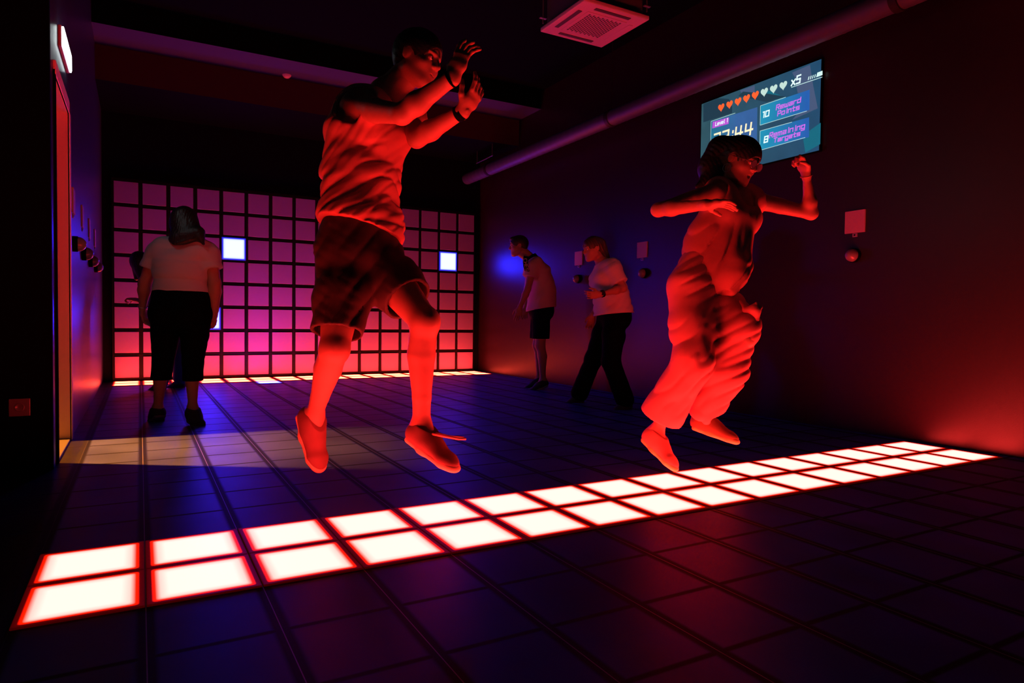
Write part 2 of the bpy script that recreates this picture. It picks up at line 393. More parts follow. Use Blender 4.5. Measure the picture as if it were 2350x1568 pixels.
def board(x, yy, sgn, label, group, ww=0.158, z0=1.466, z1=1.63):
    t = thing('target_board', (x, yy, (z0+z1)/2), label, 'wall board', group)
    h = (z1-z0)/2
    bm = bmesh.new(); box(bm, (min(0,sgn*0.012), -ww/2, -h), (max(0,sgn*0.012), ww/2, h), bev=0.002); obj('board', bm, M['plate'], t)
    bm = bmesh.new(); box(bm, (min(0,sgn*0.008), -0.018, -h-0.030), (max(0,sgn*0.008), 0.018, -h-0.003), bev=0.001); tg = obj('tab', bm, mat('tab_plastic',(0.22,0.22,0.3),0.4), t)
    bm = bmesh.new(); lathe(bm, [(0.001,0.0095),(0.007,0.009),(0.007,0.0)], (0,0,-h-0.016), (sgn,0,0), 12); obj('knob', bm, M['black'], tg)
for yy, lab in ((1.055,'square board lit bright red on the right wall under the screen'), (3.44,'small dim purple board on the right wall between the two women'), (4.60,'small purple board on the right wall before the ponytailed woman')):
    board(XR, yy, -1, lab, 'square boards on the right wall')
for yy, lab in ((3.30,'thin board seen edge on, left wall nearest the doorway'), (4.10,'thin board seen edge on, left wall second from the doorway'), (4.90,'thin board seen edge on, left wall third from the doorway'), (5.70,'thin board seen edge on, left wall nearest the back wall')):
    board(XL, yy, 1, lab, 'square boards on the left wall')
# socket on the near left wall
so = thing('wall_socket', (-0.236, 2.06, 0.326), 'red lit square wall socket low on the black wall at far left', 'socket')
bm = bmesh.new(); box(bm, (-0.044,-0.010,-0.044), (0.044,0.0,0.044), bev=0.003); obj('face_plate', bm, M['socket'], so)
bm = bmesh.new(); lathe(bm, [(0.001,0.011),(0.016,0.011),(0.021,0.014),(0.024,0.0)], (0,0,0), (0,-1,0), 24); obj('socket_well', bm, M['socket'], so, smooth=True)

# ------------------------------------------------------------------ screen on the right wall
SX = XR-0.03
scr = thing('wall_screen', (XR, 1.98, 2.48), 'wide game score screen with hearts and points on the right wall', 'screen')
SY0, SY1, SZ0, SZ1 = 2.607, 1.356, 2.132, 2.828     # left edge, right edge, bottom, top as seen
bm = bmesh.new(); box(bm, (-0.026, SY1-0.008-1.98, SZ0-0.008-2.48), (0.0, SY0+0.008-1.98, SZ1+0.008-2.48), bev=0.003); obj('casing', bm, M['black'], scr)
def scol(name, c, s=1.0): return emit(name, c, s)
def srgb(h):
    v = [int(h[i:i+2],16)/255 for i in (0,2,4)]
    return tuple((x/12.92 if x <= 0.04045 else ((x+0.055)/1.055)**2.4) for x in v)
def spt(px, py, layer):
    p = on_x(px, py, SX); return Vector((-0.028-0.0006*layer, p[1]-1.98, p[2]-2.48))
def spoly(bm, pts, layer, mi=0):
    vs = [bm.verts.new(p if isinstance(p, Vector) else spt(p[0], p[1], layer)) for p in pts]
    f = bm.faces.new(vs); f.normal_update()
    if f.normal.x > 0: f.normal_flip()
    f.material_index = mi
def grad_mat(name, c0, c1, axis=1, a=-0.63, b=0.63, noise=0.25):
    m, nt, bs = nodes(name); N = nt.nodes; L = nt.links
    tc = N.new('ShaderNodeTexCoord'); sp = N.new('ShaderNodeSeparateXYZ'); L.new(tc.outputs['Object'], sp.inputs[0])
    mr = N.new('ShaderNodeMapRange'); mr.inputs['From Min'].default_value = a; mr.inputs['From Max'].default_value = b; L.new(sp.outputs[axis], mr.inputs['Value'])
    mx = N.new('ShaderNodeMix'); mx.data_type = 'RGBA'; mx.inputs['A'].default_value = (*c0,1); mx.inputs['B'].default_value = (*c1,1); L.new(mr.outputs[0], mx.inputs['Factor'])
    n = N.new('ShaderNodeTexNoise'); n.inputs['Scale'].default_value = 6; L.new(tc.outputs['Object'], n.inputs['Vector'])
    r = N.new('ShaderNodeMapRange'); r.inputs['To Min'].default_value = 1-noise; r.inputs['To Max'].default_value = 1+noise; L.new(n.outputs['Fac'], r.inputs['Value'])
    x = N.new('ShaderNodeMix'); x.data_type = 'RGBA'; x.blend_type = 'MULTIPLY'; x.inputs['Factor'].default_value = 1; L.new(mx.outputs['Result'], x.inputs['A']); L.new(r.outputs[0], x.inputs['B'])
    bs.inputs['Base Color'].default_value = (0.01,0.01,0.01,1); L.new(x.outputs['Result'], bs.inputs['Emission Color']); bs.inputs['Emission Strength'].default_value = 1.0
    return m
def W(x0, y0, sc, X, Y): return (x0+X*sc, y0+Y*sc)
zs = 340/1904.0
Z = lambda X, Y: (1580+X*zs, 120+Y*zs)      # coordinates measured on an enlarged view of the screen
def P(*pts): return [Z(*p) for p in pts]
bm = bmesh.new(); spoly(bm, [Vector((-0.0275, SY0-1.98, SZ0-2.48)), Vector((-0.0275, SY1-1.98, SZ0-2.48)), Vector((-0.0275, SY1-1.98, SZ1-2.48)), Vector((-0.0275, SY0-1.98, SZ1-2.48))], 0)
disp = obj('display', bm, grad_mat('screen_backdrop', srgb('1a4a6a'), srgb('2c5560')), scr)
bm = bmesh.new()
spoly(bm, P((1330,260),(1560,160),(1600,420),(1660,720),(1330,870),(1560,600),(1400,520),(1370,330)), 1)
obj('pale_shape', bm, scol('screen_pale', srgb('46597a')), disp)
bm = bmesh.new(); spoly(bm, P((660,490),(850,425),(850,520),(700,560)), 1)
obj('pale_shape', bm, scol('screen_pale', srgb('46597a')), disp)
bm = bmesh.new(); spoly(bm, P((1470,1100),(1550,1010),(1698,905),(1692,1180),(1500,1290)), 1)
obj('teal_shape', bm, scol('screen_teal', srgb('0d6a80')), disp)
bm = bmesh.new(); spoly(bm, P((1240,640),(920,590),(1000,480),(1290,600)), 1)
obj('teal_shape', bm, scol('screen_teal', srgb('0d6a80')), disp)
bm = bmesh.new(); spoly(bm, P((700,505),(1000,530),(1250,570),(1000,640),(640,560)), 1.2)
spoly(bm, P((190,665),(380,590),(520,600),(560,700),(560,780),(190,900)), 1.2)
obj('dark_shapes', bm, scol('screen_dark', srgb('1b3c4c')), disp)
# level box and counters
def frame_lines(name, pts, wid, layer, m):
    bm = bmesh.new()
    for a, b in zip(pts, pts[1:]):
        va, vb = spt(*Z(*a), layer), spt(*Z(*b), layer)
        d = (vb-va).normalized(); nrm = Vector((0, -d.z, d.y))*wid/2
        spoly(bm, [va-nrm, vb-nrm, vb+nrm, va+nrm], layer)
    return obj(name, bm, m, disp)
line_m = scol('screen_line', srgb('bfe6e4'))
mb = grad_mat('counter_gradient', srgb('1f5fae'), srgb('18a0bc'), a=-0.5, b=0.05, noise=0.2)
bm = bmesh.new(); spoly(bm, P((925,690),(1558,480),(1555,740),(925,940)), 2); obj('reward_box', bm, mb, disp)
bm = bmesh.new(); spoly(bm, P((920,1010),(1550,835),(1548,1090),(915,1262)), 2); obj('targets_box', bm, mb, disp)
bm = bmesh.new(); spoly(bm, P((290,890),(885,705),(880,1100),(880,1330),(285,1500)), 2); obj('level_box', bm, grad_mat('level_gradient', srgb('33629c'), srgb('1c7a92'), a=0.2, b=0.55, noise=0.2), disp)
frame_lines('reward_border', [(1250,578),(925,688),(920,938),(1520,755)], 0.004, 3, line_m)
frame_lines('targets_border', [(1330,898),(920,1012),(915,1262),(1500,1095)], 0.004, 3, line_m)
frame_lines('level_border', [(600,782),(290,888),(280,1500)], 0.004, 3, line_m)
bm = bmesh.new(); spoly(bm, P((310,895),(520,835),(515,920),(305,980)), 3); obj('level_tag', bm, scol('screen_magenta', srgb('c058d8')), disp)
frame_lines('bar_line', [(1320,452),(1720,318)], 0.005, 3, scol('screen_white', srgb('c8f0ee')))
bm = bmesh.new()
for k in range(5):
    x = 1532+k*27; y0_ = 358-k*9; y1_ = 312-k*9
    spoly(bm, P((x,y0_),(x+11,y0_-3),(x+24,y1_-3),(x+13,y1_)), 3)
spoly(bm, P((1645,320),(1722,292),(1722,236),(1655,262)), 3)
obj('charge_bar', bm, scol('screen_white2', srgb('d8fbf6')), disp)
# hearts
def heart(cx, cy, wz, m):
    """heart whose centre sits at Z(cx, cy); wz metres wide"""
    c = spt(*Z(cx, cy), 3); bm = bmesh.new(); pts = []
    for k in range(40):
        t = 2*math.pi*k/40; x = 16*math.sin(t)**3; y = 13*math.cos(t)-5*math.cos(2*t)-2*math.cos(3*t)-math.cos(4*t)
        pts.append(c+Vector((0, -x/32*wz, y/30*wz)))
    bmesh.ops.triangle_fill(bm, edges=[bm.edges.new((a,b)) for a, b in (lambda v: list(zip(v, v[1:]+v[:1])))([bm.verts.new(p) for p in pts])], use_beauty=True)
    return obj('heart', bm, m, disp)
hr, hw = scol('heart_orange', (1.0,0.13,0.03)), scol('heart_white', srgb('c6e4da'))
for k, (hx, hy) in enumerate([(420,708),(527,670),(636,632),(746,592),(858,550),(974,510),(1094,468),(1218,425)]):
    heart(hx, hy, 0.074, hr if k < 5 else hw)
# block lettering, each glyph a set of strokes on a 4 x 6 grid
G = {'R':[(0,0,0,6),(0,6,3,6),(3,6,3,3),(3,3,0,3),(1.6,3,3,0)],'e':[(3,0,0,0),(0,0,0,4),(0,4,3,4),(3,4,3,2),(3,2,0,2)],
 'w':[(0,4,0,0),(0,0,3.4,0),(3.4,0,3.4,4),(1.7,0,1.7,3.4)],'a':[(0,4,3,4),(3,4,3,0),(3,0,0,0),(0,0,0,2),(0,2,3,2)],'r':[(0,0,0,4),(0,4,2.4,4)],
 'd':[(3,6,3,0),(3,0,0,0),(0,0,0,4),(0,4,3,4)],'P':[(0,0,0,6),(0,6,3,6),(3,6,3,2.6),(3,2.6,0,2.6)],'o':[(0,0,3,0),(3,0,3,4),(3,4,0,4),(0,4,0,0)],
 'i':[(1,0,1,4),(1,5.4,1,6)],'n':[(0,0,0,4),(0,4,3,4),(3,4,3,0)],'t':[(1,6,1,0),(1,0,2.6,0),(0,4,2.6,4)],'s':[(0,0,3,0),(3,0,3,2),(3,2,0,2),(0,2,0,4),(0,4,3,4)],
 'm':[(0,0,0,4),(0,4,3.6,4),(3.6,4,3.6,0),(1.8,4,1.8,0)],'g':[(3,4,0,4),(0,4,0,0),(0,0,3,0),(3,4,3,-2),(3,-2,0,-2)],'T':[(0,6,3.4,6),(1.7,6,1.7,0)],
 '1':[(1.5,0,1.5,6),(0.5,6,1.5,6)],'0':[(0,0,3,0),(3,0,3,6),(3,6,0,6),(0,6,0,0)],'8':[(0,0,3,0),(3,0,3,6),(3,6,0,6),(0,6,0,0),(0,3,3,3)],'5':[(3,6,0,6),(0,6,0,3.2),(0,3.2,3,3.2),(3,3.2,3,0),(3,0,0,0)],
 'x':[(0,0,3,4),(0,4,3,0)],'L':[(0,6,0,0),(0,0,3,0)],'v':[(0,4,1.5,0),(1.5,0,3,4)],'l':[(1,6,1,0),(1,0,2,0)],'2':[(0,6,3,6),(3,6,3,3),(3,3,0,3),(0,3,0,0),(0,0,3,0)],
 '3':[(0,6,3,6),(3,6,3,0),(3,0,0,0),(0.6,3,3,3)],'4':[(0,6,0,2.4),(0,2.4,3.4,2.4),(2.5,6,2.5,0)],':':[(0.8,1.2,0.8,1.8),(0.8,4,0.8,4.6)],'X':[(0,0,3,6),(0,6,3,0)],
 'C':[(3,6,0,6),(0,6,0,0),(0,0,3,0)],'H':[(0,0,0,6),(3,0,3,6),(0,3,3,3)],'E':[(3,6,0,6),(0,6,0,0),(0,0,3,0),(0,3,2.6,3)],'S':[(3,6,0,6),(0,6,0,3),(0,3,3,3),(3,3,3,0),(3,0,0,0)]}
def strokes(text, gap=1.5):
    x = 0; out = []
    for ch in text:
        if ch == ' ': x += 3; continue
        w_ = max(max(s[0], s[2]) for s in G[ch])
        out += [(x+s[0], s[1], x+s[2], s[3]) for s in G[ch]]; x += w_+gap
    return out, x-gap
def text_on(name, text, p0, ux, uy, height, width, weight, m, parent, slant=0.18, off=None):
    """p0 baseline start, ux/uy unit vectors, size in metres"""
    st, tw = strokes(text); sx, sy = width/tw, height/6.0; bm = bmesh.new(); hw_ = weight/2
    for (a, b, c, d) in st:
        q0 = Vector((a*sx+b*sy*slant, b*sy)); q1 = Vector((c*sx+d*sy*slant, d*sy)); dd = (q1-q0).normalized()
        q0 -= dd*hw_; q1 += dd*hw_; nn = Vector((-dd.y, dd.x))*hw_
        f = bm.faces.new([bm.verts.new(p0+ux*q.x+uy*q.y) for q in (q0-nn, q1-nn, q1+nn, q0+nn)])
    return obj(name, bm, m, parent)
def stext(name, text, a, b, htop, m, wt, slant=0.12):
    """baseline from Z(a) to Z(b); htop: Z point at the top of the first letter"""
    pa, pb, pt = spt(*Z(*a), 4), spt(*Z(*b), 4), spt(*Z(*htop), 4)
    pb.z = pa.z = (pa.z+pb.z)/2
    return text_on(name, text, pa, Vector((0,-1,0)), Vector((0,0,1)), abs(pt.z-pa.z)*(0.84 if m is mg else 1.0), abs(pb.y-pa.y), wt, m, disp, slant)
mg = scol('screen_pink_text', srgb('d86ef0')); wt_ = scol('screen_bright_text', (0.85,1.15,1.1)); gold = scol('screen_gold_text', (1.15,0.95,0.6))
stext('reward_text', 'Reward', (1128,740), (1438,640), (1128,672), mg, 0.0082)
stext('points_text', 'Points', (1145,818), (1420,732), (1145,750), mg, 0.0082)
stext('ten_text', '10', (948,843), (1030,815), (948,775), wt_, 0.010)
stext('remaining_text', 'Remaining', (1042,1090), (1490,985), (1042,1030), mg, 0.0082)
stext('targets_text', 'Targets', (1095,1160), (1430,1068), (1095,1098), mg, 0.0082)
stext('eight_text', '8', (972,1160), (1015,1150), (972,1090), wt_, 0.011)
stext('multiplier_text', 'x5', (1322,425), (1430,392), (1322,335), wt_, 0.012)
stext('level_text', 'Level 1', (345,948), (500,895), (345,905), wt_, 0.006)
stext('timer_text', '32:44', (322,1195), (815,1045), (330,1060), gold, 0.017)

# ------------------------------------------------------------------ bodies: smooth blended volumes turned into one mesh
def V3(*a): return np.array(a if len(a) == 3 else a[0], float)
def nrm(v): v = np.asarray(v, float); return v/np.linalg.norm(v)
def lerp(a, b, t): return np.asarray(a)*(1-t)+np.asarray(b)*t
class Field:
    def __init__(s, lo, hi, h):
        s.lo = np.array(lo, float); s.h = h
        s.n = np.ceil((np.array(hi)-s.lo)/h).astype(int)+1
        s.D = np.full(s.n, 0.5, np.float32)
        s.ax = [(s.lo[i]+h*np.arange(s.n[i])).astype(np.float32) for i in range(3)]
    def _sl(s, lo, hi):
        a = np.maximum(np.floor((np.asarray(lo)-s.lo)/s.h).astype(int), 0); b = np.minimum(np.ceil((np.asarray(hi)-s.lo)/s.h).astype(int)+1, s.n)
        if np.any(b <= a): return None, None
        sl = tuple(slice(a[i], b[i]) for i in range(3))
        return sl, (s.ax[0][sl[0]][:,None,None], s.ax[1][sl[1]][None,:,None], s.ax[2][sl[2]][None,None,:])
    def _grid(s): return (s.ax[0][:,None,None], s.ax[1][None,:,None], s.ax[2][None,None,:])
    def apply(s, prim, k=0.02, op='u'):
        lo, hi, f = prim; m = k+0.035
        sl, P = s._sl(lo-m, hi+m)
        if sl is None: return
        d = f(P); D = s.D[sl]
        if op == 'u':
            h = np.maximum(k-np.abs(D-d), 0)/k if k > 0 else 0
            s.D[sl] = np.minimum(D, d)-h*h*k*0.25
        elif op == 's':
            d = -d; h = np.maximum(k-np.abs(D-d), 0)/k if k > 0 else 0
            s.D[sl] = np.maximum(D, d)+h*h*k*0.25
    def union(s, prims, infl=0.0, kmul=1.0, kmin=0.0):
        for p, k in prims:
            lo, hi, f = p
            q = (lo-infl, hi+infl, (lambda P, f=f: f(P)-infl)) if infl else p
            s.apply(q, max(k*kmul, kmin))
    def cut(s, c, n, k=0.0):
        """keep the side of the plane the normal n points away from"""
        P = s._grid(); n = nrm(n); d = ((P[0]-c[0])*n[0]+(P[1]-c[1])*n[1]+(P[2]-c[2])*n[2])
        s.D = np.maximum(s.D, d).astype(np.float32)
    def shell(s, th): s.D = np.maximum(s.D, -(s.D+th))
    def displace(s, fn): s.D = (s.D+fn(s._grid())).astype(np.float32)
    def mesh(s):
        D = s.D; h = s.h; D = D.copy(); 
        for a in range(3):
            ix = [slice(None)]*3; ix[a] = 0; D[tuple(ix)] = 0.5; ix[a] = -1; D[tuple(ix)] = 0.5
        S_ = D < 0; n = np.array(D.shape)
        cnt = np.zeros(n-1, np.int8)
        for dx in (0,1):
            for dy in (0,1):
                for dz in (0,1): cnt += S_[dx:n[0]-1+dx, dy:n[1]-1+dy, dz:n[2]-1+dz]
        idx = np.argwhere((cnt > 0) & (cnt < 8))
        if len(idx) == 0: return np.zeros((0,3)), np.zeros((0,4), int)
        offs = np.array([(i,j,k) for i in (0,1) for j in (0,1) for k in (0,1)])
        vals = np.stack([D[idx[:,0]+o[0], idx[:,1]+o[1], idx[:,2]+o[2]] for o in offs], 1)
        acc = np.zeros((len(idx),3)); c = np.zeros(len(idx))
        for a in range(8):
            for b in range(a+1, 8):
                if np.abs(offs[a]-offs[b]).sum() == 1:
                    va, vb = vals[:,a], vals[:,b]; m = (va < 0) != (vb < 0)
                    t = np.where(m, va/np.where(m, va-vb, 1), 0)
                    acc += np.where(m[:,None], offs[a]+(offs[b]-offs[a])*t[:,None], 0); c += m
        verts = s.lo+h*(idx+acc/c[:,None])
        vid = np.full(n-1, -1, np.int64); vid[idx[:,0],idx[:,1],idx[:,2]] = np.arange(len(idx))
        faces = []
        for a in range(3):
            b, cc = (a+1) % 3, (a+2) % 3
            A = [slice(None)]*3; A[a] = slice(0, n[a]-1); B = [slice(None)]*3; B[a] = slice(1, n[a])
            e = np.argwhere(S_[tuple(A)] != S_[tuple(B)])
            e = e[(e[:,b] > 0) & (e[:,cc] > 0) & (e[:,b] < n[b]-1) & (e[:,cc] < n[cc]-1)]
            ins = S_[e[:,0], e[:,1], e[:,2]]
            def cell(db, dc):
                q = e.copy(); q[:,b] -= db; q[:,cc] -= dc; return vid[q[:,0],q[:,1],q[:,2]]
            q = np.stack([cell(1,1), cell(0,1), cell(0,0), cell(1,0)], 1)
            q[~ins] = q[~ins][:, ::-1]
            faces.append(q[(q >= 0).all(1)])
        return verts, np.concatenate(faces)
def mesh_obj(name, parts, mats, parent, drop_small=True):
    """parts: list of (verts, quads); one mesh object"""
    vs, fs, o = [], [], 0
    for v, f in parts: vs.append(v); fs.append(f+o); o += len(v)
    v = np.concatenate(vs).astype(np.float32); f = np.concatenate(fs).astype(np.int32)
    v = v-np.array(parent.location, np.float32)
    me = bpy.data.meshes.new(name); me.vertices.add(len(v)); me.vertices.foreach_set('co', v.ravel())
    me.loops.add(f.size); me.loops.foreach_set('vertex_index', f.ravel())
    me.polygons.add(len(f)); me.polygons.foreach_set('loop_start', np.arange(0, f.size, 4, dtype=np.int32)); me.polygons.foreach_set('loop_total', np.full(len(f), 4, np.int32))
    me.update(calc_edges=True); me.validate()
    me.polygons.foreach_set('use_smooth', np.ones(len(me.polygons), bool))
    for m in (mats if isinstance(mats, (list, tuple)) else [mats]): me.materials.append(m)
    ob = bpy.data.objects.new(name, me); return link(ob, parent)
# primitives: (lo, hi, f)
def cap(a, b, ra, rb):
    a, b = V3(a), V3(b); r = max(ra, rb); ba = b-a; bb = ba@ba
    def f(P):
        px, py, pz = P[0]-a[0], P[1]-a[1], P[2]-a[2]
        t = np.clip((px*ba[0]+py*ba[1]+pz*ba[2])/bb, 0, 1)
        return np.sqrt((px-t*ba[0])**2+(py-t*ba[1])**2+(pz-t*ba[2])**2)-(ra+(rb-ra)*t)
    return (np.minimum(a,b)-r, np.maximum(a,b)+r, f)
def ecap(a, b, side, wa, da, wb, db, capr=None):
    """tapered segment of elliptical section; side = direction of the width"""
    a, b = V3(a), V3(b); ax = nrm(b-a); L_ = np.linalg.norm(b-a); sd = nrm(V3(side)-ax*(V3(side)@ax)); fr = np.cross(ax, sd)
    r = max(wa, da, wb, db)
    def f(P):
        px, py, pz = P[0]-a[0], P[1]-a[1], P[2]-a[2]
        z = px*ax[0]+py*ax[1]+pz*ax[2]; t = np.clip(z/L_, 0, 1); z = z-t*L_
        x = px*sd[0]+py*sd[1]+pz*sd[2]; y = px*fr[0]+py*fr[1]+pz*fr[2]
        w_ = wa+(wb-wa)*t; d_ = da+(db-da)*t; c_ = np.minimum(w_, d_) if capr is None else capr
        k0 = np.sqrt((x/w_)**2+(y/d_)**2+(z/c_)**2); k1 = np.sqrt((x/w_**2)**2+(y/d_**2)**2+(z/c_**2)**2)+1e-6
        return np.maximum(k0*(k0-1)/k1, (k0-1)*np.minimum(w_, d_)*0.6)*(k0 > 0.3)+(k0 <= 0.3)*(-0.5*np.minimum(w_, d_))
    return (np.minimum(a,b)-r, np.maximum(a,b)+r, f)
def ell(c, F, rx, ry, rz):
    """ellipsoid; F = 3x3 rows side, front, up"""
    c = V3(c); r = max(rx, ry, rz)
    def f(P):
        px, py, pz = P[0]-c[0], P[1]-c[1], P[2]-c[2]
        q = [px*F[i][0]+py*F[i][1]+pz*F[i][2] for i in range(3)]
        k0 = np.sqrt((q[0]/rx)**2+(q[1]/ry)**2+(q[2]/rz)**2); k1 = np.sqrt((q[0]/rx**2)**2+(q[1]/ry**2)**2+(q[2]/rz**2)**2)+1e-6
        return np.where(k0 < 0.3, -0.6*min(rx,ry,rz), k0*(k0-1)/k1)
    return (c-r, c+r, f)
def sleeve(a, b, t0, r, infl):
    """short sleeve ending in a flat cuff"""
    a, b = V3(a), V3(b); lo, hi, f0 = cap(a, lerp(a, b, t0+.15), r, r*1.06); d = nrm(b-a); c = lerp(a, b, t0)
    return (lo, hi, lambda P: np.maximum(f0(P), (P[0]-c[0])*d[0]+(P[1]-c[1])*d[1]+(P[2]-c[2])*d[2]))
def bounds(prims, m=0.03):
    return np.min([p[0][0] for p in prims], 0)-m, np.max([p[0][1] for p in prims], 0)+m
def frame(front, up):
    f = nrm(front); u = nrm(V3(up)-f*(V3(up)@f)); r = np.cross(f, u); return np.array([r, f, u])     # right, front, up
def folds(dirv, freq, amp, seed=0, warp=0.6, sharp=1.0, fade=None):
    """irregular cloth folds running across dirv; fade = (point, direction, length) limits them to one side"""
    d = nrm(dirv); rs = np.random.RandomState(seed); comp = []
    for i in range(4):
        e = rs.randn(3); e -= d*(e@d); comp.append((nrm(d+nrm(e)*rs.uniform(.12,.42))*freq*rs.uniform(.45,1.35), rs.uniform(0, 6.3), rs.uniform(.6,1.0)))
    w3 = [nrm(rs.randn(3))*rs.uniform(7, 13) for _ in range(2)]; ph = rs.uniform(0, 6, 2)
    def f(P):
        dot = lambda v: P[0]*v[0]+P[1]*v[1]+P[2]*v[2]
        s_ = sum(a*np.sin(dot(v)*.5+q_) for v, q_, a in comp)/2.0
        m = .55+.25*np.sin(dot(w3[0])+ph[0])+.25*np.sin(dot(w3[1])+ph[1])
        if fade is not None: m = m*np.clip((dot(fade[1])-fade[0]@fade[1])/fade[2]+.15, .12, 1.0)
        r = np.abs(s_); return amp*m*((1-np.clip(r, 0, 1))**(1.6*sharp)*1.2-0.2)
    return f

# ---- hands
def hand_prims(wr, d, palm_n, thumb, curl=0.4, sc=1.0, spread=0.12, fist=False, thumb_out=0.8):
    """wr wrist, d direction of the hand, palm_n where the palm faces, thumb direction of the thumb side"""
    d = nrm(d); t = nrm(V3(thumb)-d*(V3(thumb)@d)); n = nrm(np.cross(d, t)); 
    if n@V3(palm_n) < 0: n = -n
    wr = V3(wr); pr = []
    pr.append((ecap(wr-d*0.01*sc, wr+d*0.045*sc, t, .027*sc, .018*sc, .036*sc, .0165*sc), .02*sc))
    pr.append((ecap(wr+d*0.04*sc, wr+d*0.080*sc, t, .037*sc, .0155*sc, .039*sc, .0125*sc), .015*sc))
    for i, (o, l) in enumerate(((.030,.070),(.0105,.079),(-.0095,.073),(-.0285,.058))):
        b = wr+d*(0.086-0.006*(i == 3))*sc+t*o*sc; a = nrm(d+t*spread*(1.2-0.8*i)); ang = 0.0
        c = curl*(0.85+0.1*i)*(1.0+0.15*((i*7) % 3-1))
        r0 = (.0092,.0095,.009,.0080)[i]*sc
        for k, fr in enumerate((0.44,0.31,0.25)):
            ang += c*((0.9,1.15,0.8)[k]); u = nrm(a*math.cos(ang)+n*math.sin(ang)); e = b+u*l*fr*sc
            pr.append((cap(b, e, r0*(1-0.08*k), r0*(1-0.08*(k+1))), .005*sc)); b = e
    b = wr+d*0.022*sc+t*0.026*sc; u = nrm(d*0.75+t*thumb_out+n*0.35)
    m = b+u*0.034*sc; pr.append((cap(b, m, .0135*sc, .0112*sc), .012*sc))
    u2 = nrm(d*0.95+t*(thumb_out*0.35)+n*(0.3+0.5*curl)); m2 = m+u2*0.030*sc; pr.append((cap(m, m2, .0108*sc, .0098*sc), .005*sc))
    u3 = nrm(d*0.95+t*(-0.1 if fist else thumb_out*0.2)+n*(0.4+0.9*curl)); pr.append((cap(m2, m2+u3*0.024*sc, .0098*sc, .0078*sc), .005*sc))
    return pr
# ---- head
def head_prims(c, F, sc=1.0, male=True, open_mouth=False):
    R_, Fr, U = F; c = V3(c); q = lambda x, y, z: c+(R_*x+Fr*y+U*z)*sc
    pr = [(ell(q(0,-.012,.035), F, .076*sc, .096*sc, .083*sc), .02)]
    pr.append((ell(q(0,.018,-.02), F, .064*sc, .074*sc, .078*sc), .03))
    pr.append((ell(q(0,.045,-.062), F, .047*sc, .046*sc, .042*sc), .03))
    pr.append((ell(q(0,.078,-.090), F, .022*sc, .018*sc, .017*sc), .022))
    for s_ in (-1,1):
        pr.append((ell(q(s_*.044,.052,-.022), F, .022*sc, .026*sc, .020*sc), .025))
        pr.append((cap(q(s_*.058,.0,-.055), q(s_*.030,.062,-.088), .016*sc, .016*sc), .03))
        pr.append((cap(q(s_*.014,.088,.030), q(s_*.044,.073,.032), .0085*sc, .0075*sc), .012))
    neg = [(ell(q(s_*.031,.094,.012), F, .0165*sc, .014*sc, .0115*sc), .010) for s_ in (-1,1)]
    post = [(ell(q(s_*.031,.0765,.011), F, .0135*sc, .0120*sc, .0115*sc), .003) for s_ in (-1,1)]
    post.append((cap(q(0,.088,.020), q(0,.108,-.014), .0085*sc, .0115*sc), .010))
    post += [(ell(q(s_*.012,.096,-.018), F, .0085*sc, .010*sc, .0075*sc), .006) for s_ in (-1,1)]
    if open_mouth:
        post += [(cap(q(-.018,.082,-.044), q(.018,.082,-.044), .006*sc, .006*sc), .006), (cap(q(-.015,.079,-.068), q(.015,.079,-.068), .0065*sc, .0065*sc), .007)]
    else:
        post += [(cap(q(-.019,.086,-.0465), q(.019,.086,-.0465), .0052*sc, .0052*sc), .006), (cap(q(-.016,.085,-.0565), q(.016,.085,-.0565), .006*sc, .006*sc), .006)]
    for s_ in (-1,1):
        post.append((ell(q(s_*.077,-.008,.004), F, .0075*sc, .019*sc, .031*sc), .006))
        post.append((cap(q(s_*.081,-.020,.022), q(s_*.081,-.016,-.012), .006*sc, .005*sc), .004))
    mouth = [(ell(q(0,.092,-.056), F, .016*sc, .018*sc, .008*sc), .004)] if open_mouth else [(ell(q(0,.096,-.0515), F, .019*sc, .009*sc, .0018*sc), .003)]
    return pr, neg, post, mouth
def head_mesh(c, F, neck, neck_r, sc=1.0, h=0.0035, male=True, open_mouth=False, extra=None):
    pr, neg, post, mouth = head_prims(c, F, sc, male, open_mouth)
    R_, Fr, U = F; nb = V3(c)+(-Fr*.022-U*.07)*sc
    cl = (cap(nb+U*.03*sc, neck, neck_r*0.95, neck_r*1.08), .025)
    lo, hi = bounds(pr+post+[cl], .012)
    fd = Field(lo, hi, h)
    fd.union(pr); fd.apply(cl[0], .025)
    for p, k in neg: fd.apply(p, k, 's')
    fd.union(post)
    for p, k in mouth: fd.apply(p, k, 's')
    if extra: fd.union(extra)
    return fd.mesh()
def eyes(c, F, sc, parent):
    R_, Fr, U = F
    for s_ in (-1,1):
        p = V3(c)+(R_*s_*.031+Fr*.0795+U*.011)*sc
        bm = bmesh.new(); bmesh.ops.create_uvsphere(bm, u_segments=16, v_segments=10, radius=0.0105*sc)
        rot = Matrix((tuple(R_), tuple(Fr), tuple(U))).transposed().to_4x4()
        b2 = bm; 
        for f in b2.faces: f.material_index = 1 if f.calc_center_median().y > 0.0088*sc else 0
        bm.transform(Matrix.Translation(Vector(p)-parent.location) @ rot)
        obj('eye', bm, [M['eye_white'], M['eye_dark']], parent, smooth=True)
M['eye_white'] = mat('eye_white', (0.6,0.55,0.55), 0.2, 0.5); M['eye_dark'] = mat('eye_iris', (0.02,0.01,0.01), 0.1, 0.5)

